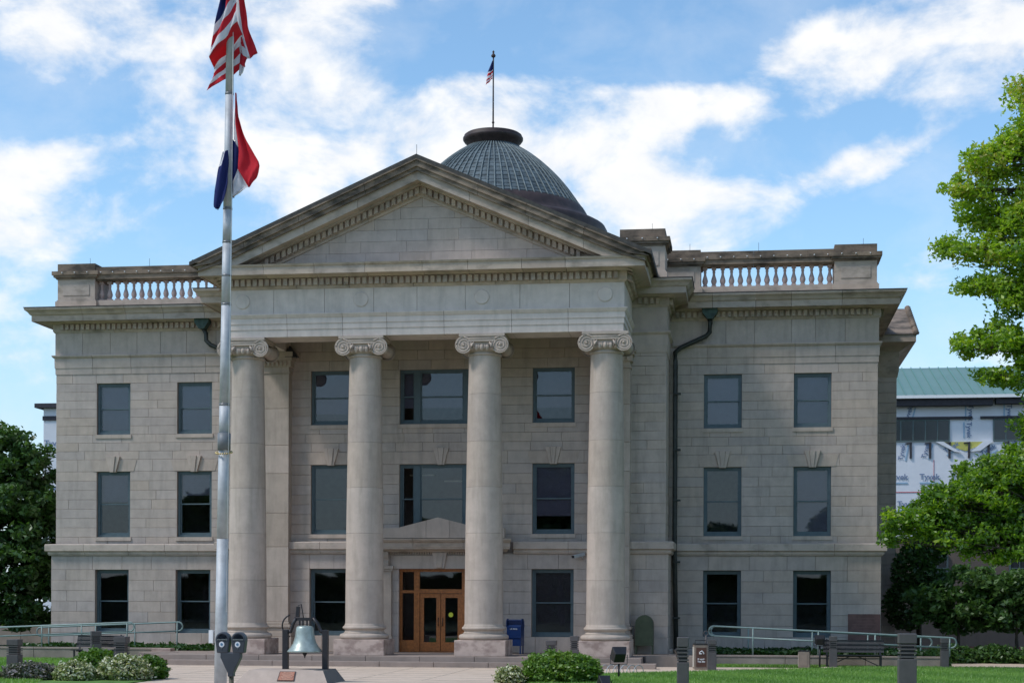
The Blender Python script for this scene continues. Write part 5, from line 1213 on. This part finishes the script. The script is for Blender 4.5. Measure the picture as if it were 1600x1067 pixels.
# ------------------------------------------------------------------ parked car at the far left
t=thing('parked_car','blue parked car showing its front end behind the left railing','car',(-21.6,3.2,GZ),0)
m=MB(); m.prism([(-2.2,.28),(2.15,.28),(2.2,.55),(2.05,.76),(1.0,.88),(-2.0,.92),(-2.25,.70)],'y',-.85,.85); m.build('body', CARP, t, bevel=.06)
m=MB(); m.prism([(-1.9,.90),(1.0,.88),(.35,1.36),(-1.5,1.38)],'y',-.72,.72); m.build('cabin', GLASS, t, bevel=.04)
m=MB(); m.prism([(-1.5,1.37),(.35,1.35),(.30,1.40),(-1.45,1.43)],'y',-.70,.70); m.build('roof', CARP, t, bevel=.02)
for x in (-1.4,1.35):
    for y in (-.80,.80):
        m=MB(); m.lathe([(.31,-.1),(.32,-.05),(.32,.05),(.31,.1)],(x,y,.32),24,axis='y'); w_=m.build('wheel', RUB, t); m=MB(); m.lathe([(.18,-.105),(.18,.105)],(x,y,.32),16,axis='y'); m.build('rim', CHROM, w_)
for y in (-.6,.6): m=MB(); m.box(2.1,2.17,y-.16,y+.16,.55,.68); m.build('headlight', GLASS, t)
# grey wall far left behind the car
t=thing('boundary_wall','grey stone boundary wall behind the parked car at far left','wall',(-26,14,GZ))
for i in range(7):
    for j in range(2):
        m=MB(); m.bevbox(-8+i*2.2+.01,-8+(i+1)*2.2-.01,0,.3,j*.45,(j+1)*.45-.01,.01,random.random()); m.build('wall_stone', CWAL, t)
for i in range(6): shrub('garden_shrub',['pale green shrub far left, leftmost above the boundary wall','pale green shrub second from left above the boundary wall','pale green shrub third from left above the boundary wall','pale green shrub fourth from left above the boundary wall','pale green shrub fifth from left above the boundary wall','pale green shrub behind the left corner of the courthouse'][i],(-31+i*2.1,17,0),(1.1,.8,.9),1500,LF_B,.14,gt,GZ,'shrubs above the boundary wall')

# ------------------------------------------------------------------ wrapped building behind
WB=thing('building_under_construction','long building wrapped in white sheeting with a green metal roof behind','building',(0,50,GZ))
BY=0.0
m=MB(); m.box(-37.7,55,0,18,0,15.05-GZ); m.box(-37.7,-30,-.02,.0,0.1,12); m.build('wrapped_wall', TYV, WB)
m=MB(); m.prism([(-.9,15.05-GZ),(9,17.25-GZ+.9),(19,15.05-GZ)],'x',-30,58); m.build('green_roof', GREEN, WB)
m=MB()
k=0
for i in range(60):
    x=17+i*.62
    m.add([(x,-.92,15.07-GZ),(x+.05,-.92,15.07-GZ),(x+.05,9,18.17-GZ),(x,9,18.17-GZ),(x,-.92,15.13-GZ),(x+.05,-.92,15.13-GZ),(x+.05,9,18.23-GZ),(x,9,18.23-GZ)],[(4,5,6,7),(0,1,5,4),(1,2,6,5),(3,0,4,7)])
tag(m.build('standing_seams', simple('green_seam',(.14,.28,.25),.5), WB), kind='stuff')
m=MB(); m.box(17,58,-.98,-.86,14.86-GZ,15.06-GZ); m.build('white_fascia', WHITE, WB)
for a in ((17,26.2,-.70,-.02,14.42-GZ,14.84-GZ),(26.4,29,-.70,-.02,14.50-GZ,14.84-GZ),(-38.2,-36.5,-.4,3,15.05-GZ,15.35-GZ)): m=MB(); m.box(*a); m.build('felt_soffit', FELT, WB)
m=MB(); m.box(17,25.0,-.18,-.02,13.60-GZ,13.76-GZ); m.box(25.5,42,-.18,-.02,13.60-GZ,13.76-GZ); m.build('felt_band', FELT, WB)
def winrow(x0,x1,z0,z1,k):
    w=link('window_strip',None,WB,(x0,0,z0-GZ)); W_=x1-x0; m=MB(); ring(m,0,W_,0,z1-z0,-.10,-.01,.07)
    for i in range(1,k): m.box(W_*i/k-.03,W_*i/k+.03,-.09,-.015,.07,z1-z0-.07)
    m.build('frame', simple('strip_frame',(.10,.14,.14),.5), w)
    for i in range(k):
        m=MB(); m.box(W_*i/k+.04,W_*(i+1)/k-.04,-.05,-.045,.05,z1-z0-.05); m.build('pane', simple('dark_strip_glass',(.02,.022,.03),.15,spec=.6,var=.05), w)
winrow(18.2,23.6,12.18,13.58,7); winrow(26.3,31.9,12.18,13.58,7)
for i in range(9):
    m=MB(); x=19.9+i*1.22; m.box(x-.04,x+.10,-.10,-.02,11.1-GZ,12.05-GZ); m.bar((x-.3,-.08,12.05-GZ),(x+.1,-.08,12.1-GZ),.06,.08); m.build('wall_bracket', FELT, WB)
m=MB(); m.prism([(22.9,12.14-GZ),(26.1,12.14-GZ),(24.6,11.55-GZ)],'y',-.045,-.01); m.build('bare_sheathing', YEL, WB)
m=MB(); m.prism([(22.7,12.15-GZ),(23.2,12.15-GZ),(24.3,11.45-GZ),(23.9,11.50-GZ)],'y',-.16,-.05); m.prism([(26.3,12.15-GZ),(25.7,12.15-GZ),(24.9,11.5-GZ),(25.5,11.55-GZ)][::-1],'y',-.16,-.05); m.build('torn_wrap', TYV, WB)
m=MB(); 
for z in (8.9,5.5): m.box(17,40,-.03,-.015,z-GZ,z+.05-GZ)
for x in (22.6,27): m.box(x,x+.03,-.03,-.015,9-GZ,11-GZ)
m.build('wrap_seam', RED, WB)
m=MB(); m.box(26,40,-.12,-.02,10.95-GZ,11.08-GZ); m.box(17,40,-.10,-.01,7.2-GZ,7.3-GZ); m.build('felt_ledge', FELT, WB)
def tyv(x,z,rot=0,s=.52):
    lettering('Tyvek',s,TXT,WB,(x,-.05,z-GZ),rot,.008)
    m=MB(); c,s_=math.cos(rot),math.sin(rot)
    M2=Matrix.Translation((x,-.03,z-GZ))@Matrix.Rotation(rot,4,'Y'); m.box(-.75*s/.62,.75*s/.62,-.01,.01,-.52*s/.62,-.40*s/.62,M=M2); m.build('print_bar', TXL, WB)
for x in (19.1,20.9,22.9,24.9,27): tyv(x-.55,9.9)
for x in (18.2,20.95,23.7): tyv(x,8.15)
for (x,z,r_) in ((21.0,13.95,R(-75)),(24.9,14.0,R(90)),(27.3,14.0,R(90)),(24.8,12.9,R(90)),(20.6,11.5,R(-80)),(22.1,11.6,R(-75)),(23.7,11.8,R(-30)),(26.0,11.6,R(-30)),(27.6,11.7,R(-80)),(19.0,14.0,R(-60))): tyv(x,z,r_,.42)
tyv(-36.9,12.6,0,.6); tyv(-36.9,9.5,0,.6)
m=MB(); m.box(-37.75,-36.0,-.08,-.02,14.2-GZ,14.5-GZ); m.build('felt_band', FELT, WB)
# lower stone annex with gridded windows, right background
AN=thing('stone_annex','shaded beige stone annex with gridded windows behind the small trees','building',(24,24,GZ))
m=MB(); m.box(-7,26,0,10,0,5.3); m.build('annex_wall', BEIGE, AN)
for (x,w) in ((-5.0,1.5),(-.6,1.5),(3.8,1.6),(7.5,1.6)):
    wn=link('window',None,AN,(x,0,1.9)); m=MB(); ring(m,0,w,0,2.6,-.12,.02,.08)
    for i in (1,2): m.box(w*i/3-.02,w*i/3+.02,-.10,0,.08,2.52)
    for i in (1,2,3): m.box(.08,w-.08,-.098,0,2.6*i/4-.02,2.6*i/4+.02)
    m.build('frame', PAINT, wn); m=MB(); m.box(.05,w-.05,-.06,-.05,.05,2.55); m.build('pane', simple('dark_strip_glass',(.02,.022,.03),.15), wn)
# street trees on the far side of the road, behind the photographer, mirrored in the windows
for i,(x,y,h,lab) in enumerate(((-42,-98,13,'leftmost'),(-24,-103,10,'second'),(-6,-96,15,'third'),(6,-100,9,'fourth'),(22,-97,13,'fifth'),(40,-101,11,'sixth'),(58,-98,14,'seventh'),(-60,-99,12,'outermost left'))):
    cl=[((x+random.uniform(-.5,.5)*h*.5,y+random.uniform(-.5,.5)*h*.4,h*(.35+.5*random.random())),(h*.24,h*.2,h*.17)) for k in range(12)]
    clumps_tree('street_tree',lab+' leafy street tree across the road, seen only mirrored in the windows','tree',(x,y,GZ),h*.8,.3,cl,LF_D,.8,150,lambda p:.3+0*p[:,2],'street trees across the road',twig=False)

hd=thing('hedge','tall dark hedge added unseen across the road to darken the ground floor windows','hedge',(0,-108,GZ))  # made-up hedge behind the camera, there for dark window reflections
m=MB(); m.box(-75,75,-.8,.8,0,4.6); m.build('stems', simple('shrub_core',(.012,.02,.006),1.0), hd)  # solid near-black core filling the added hedge
hp=rng.random((42000,3))*np.array([150,.3,5.6])+np.array([-75,.7,0]); hp[:,2]*=.85+.15*np.sin(hp[:,0]*.7)
leaves('foliage',hp,.32,.3+.4*rng.random(len(hp)),LF_D,hd)
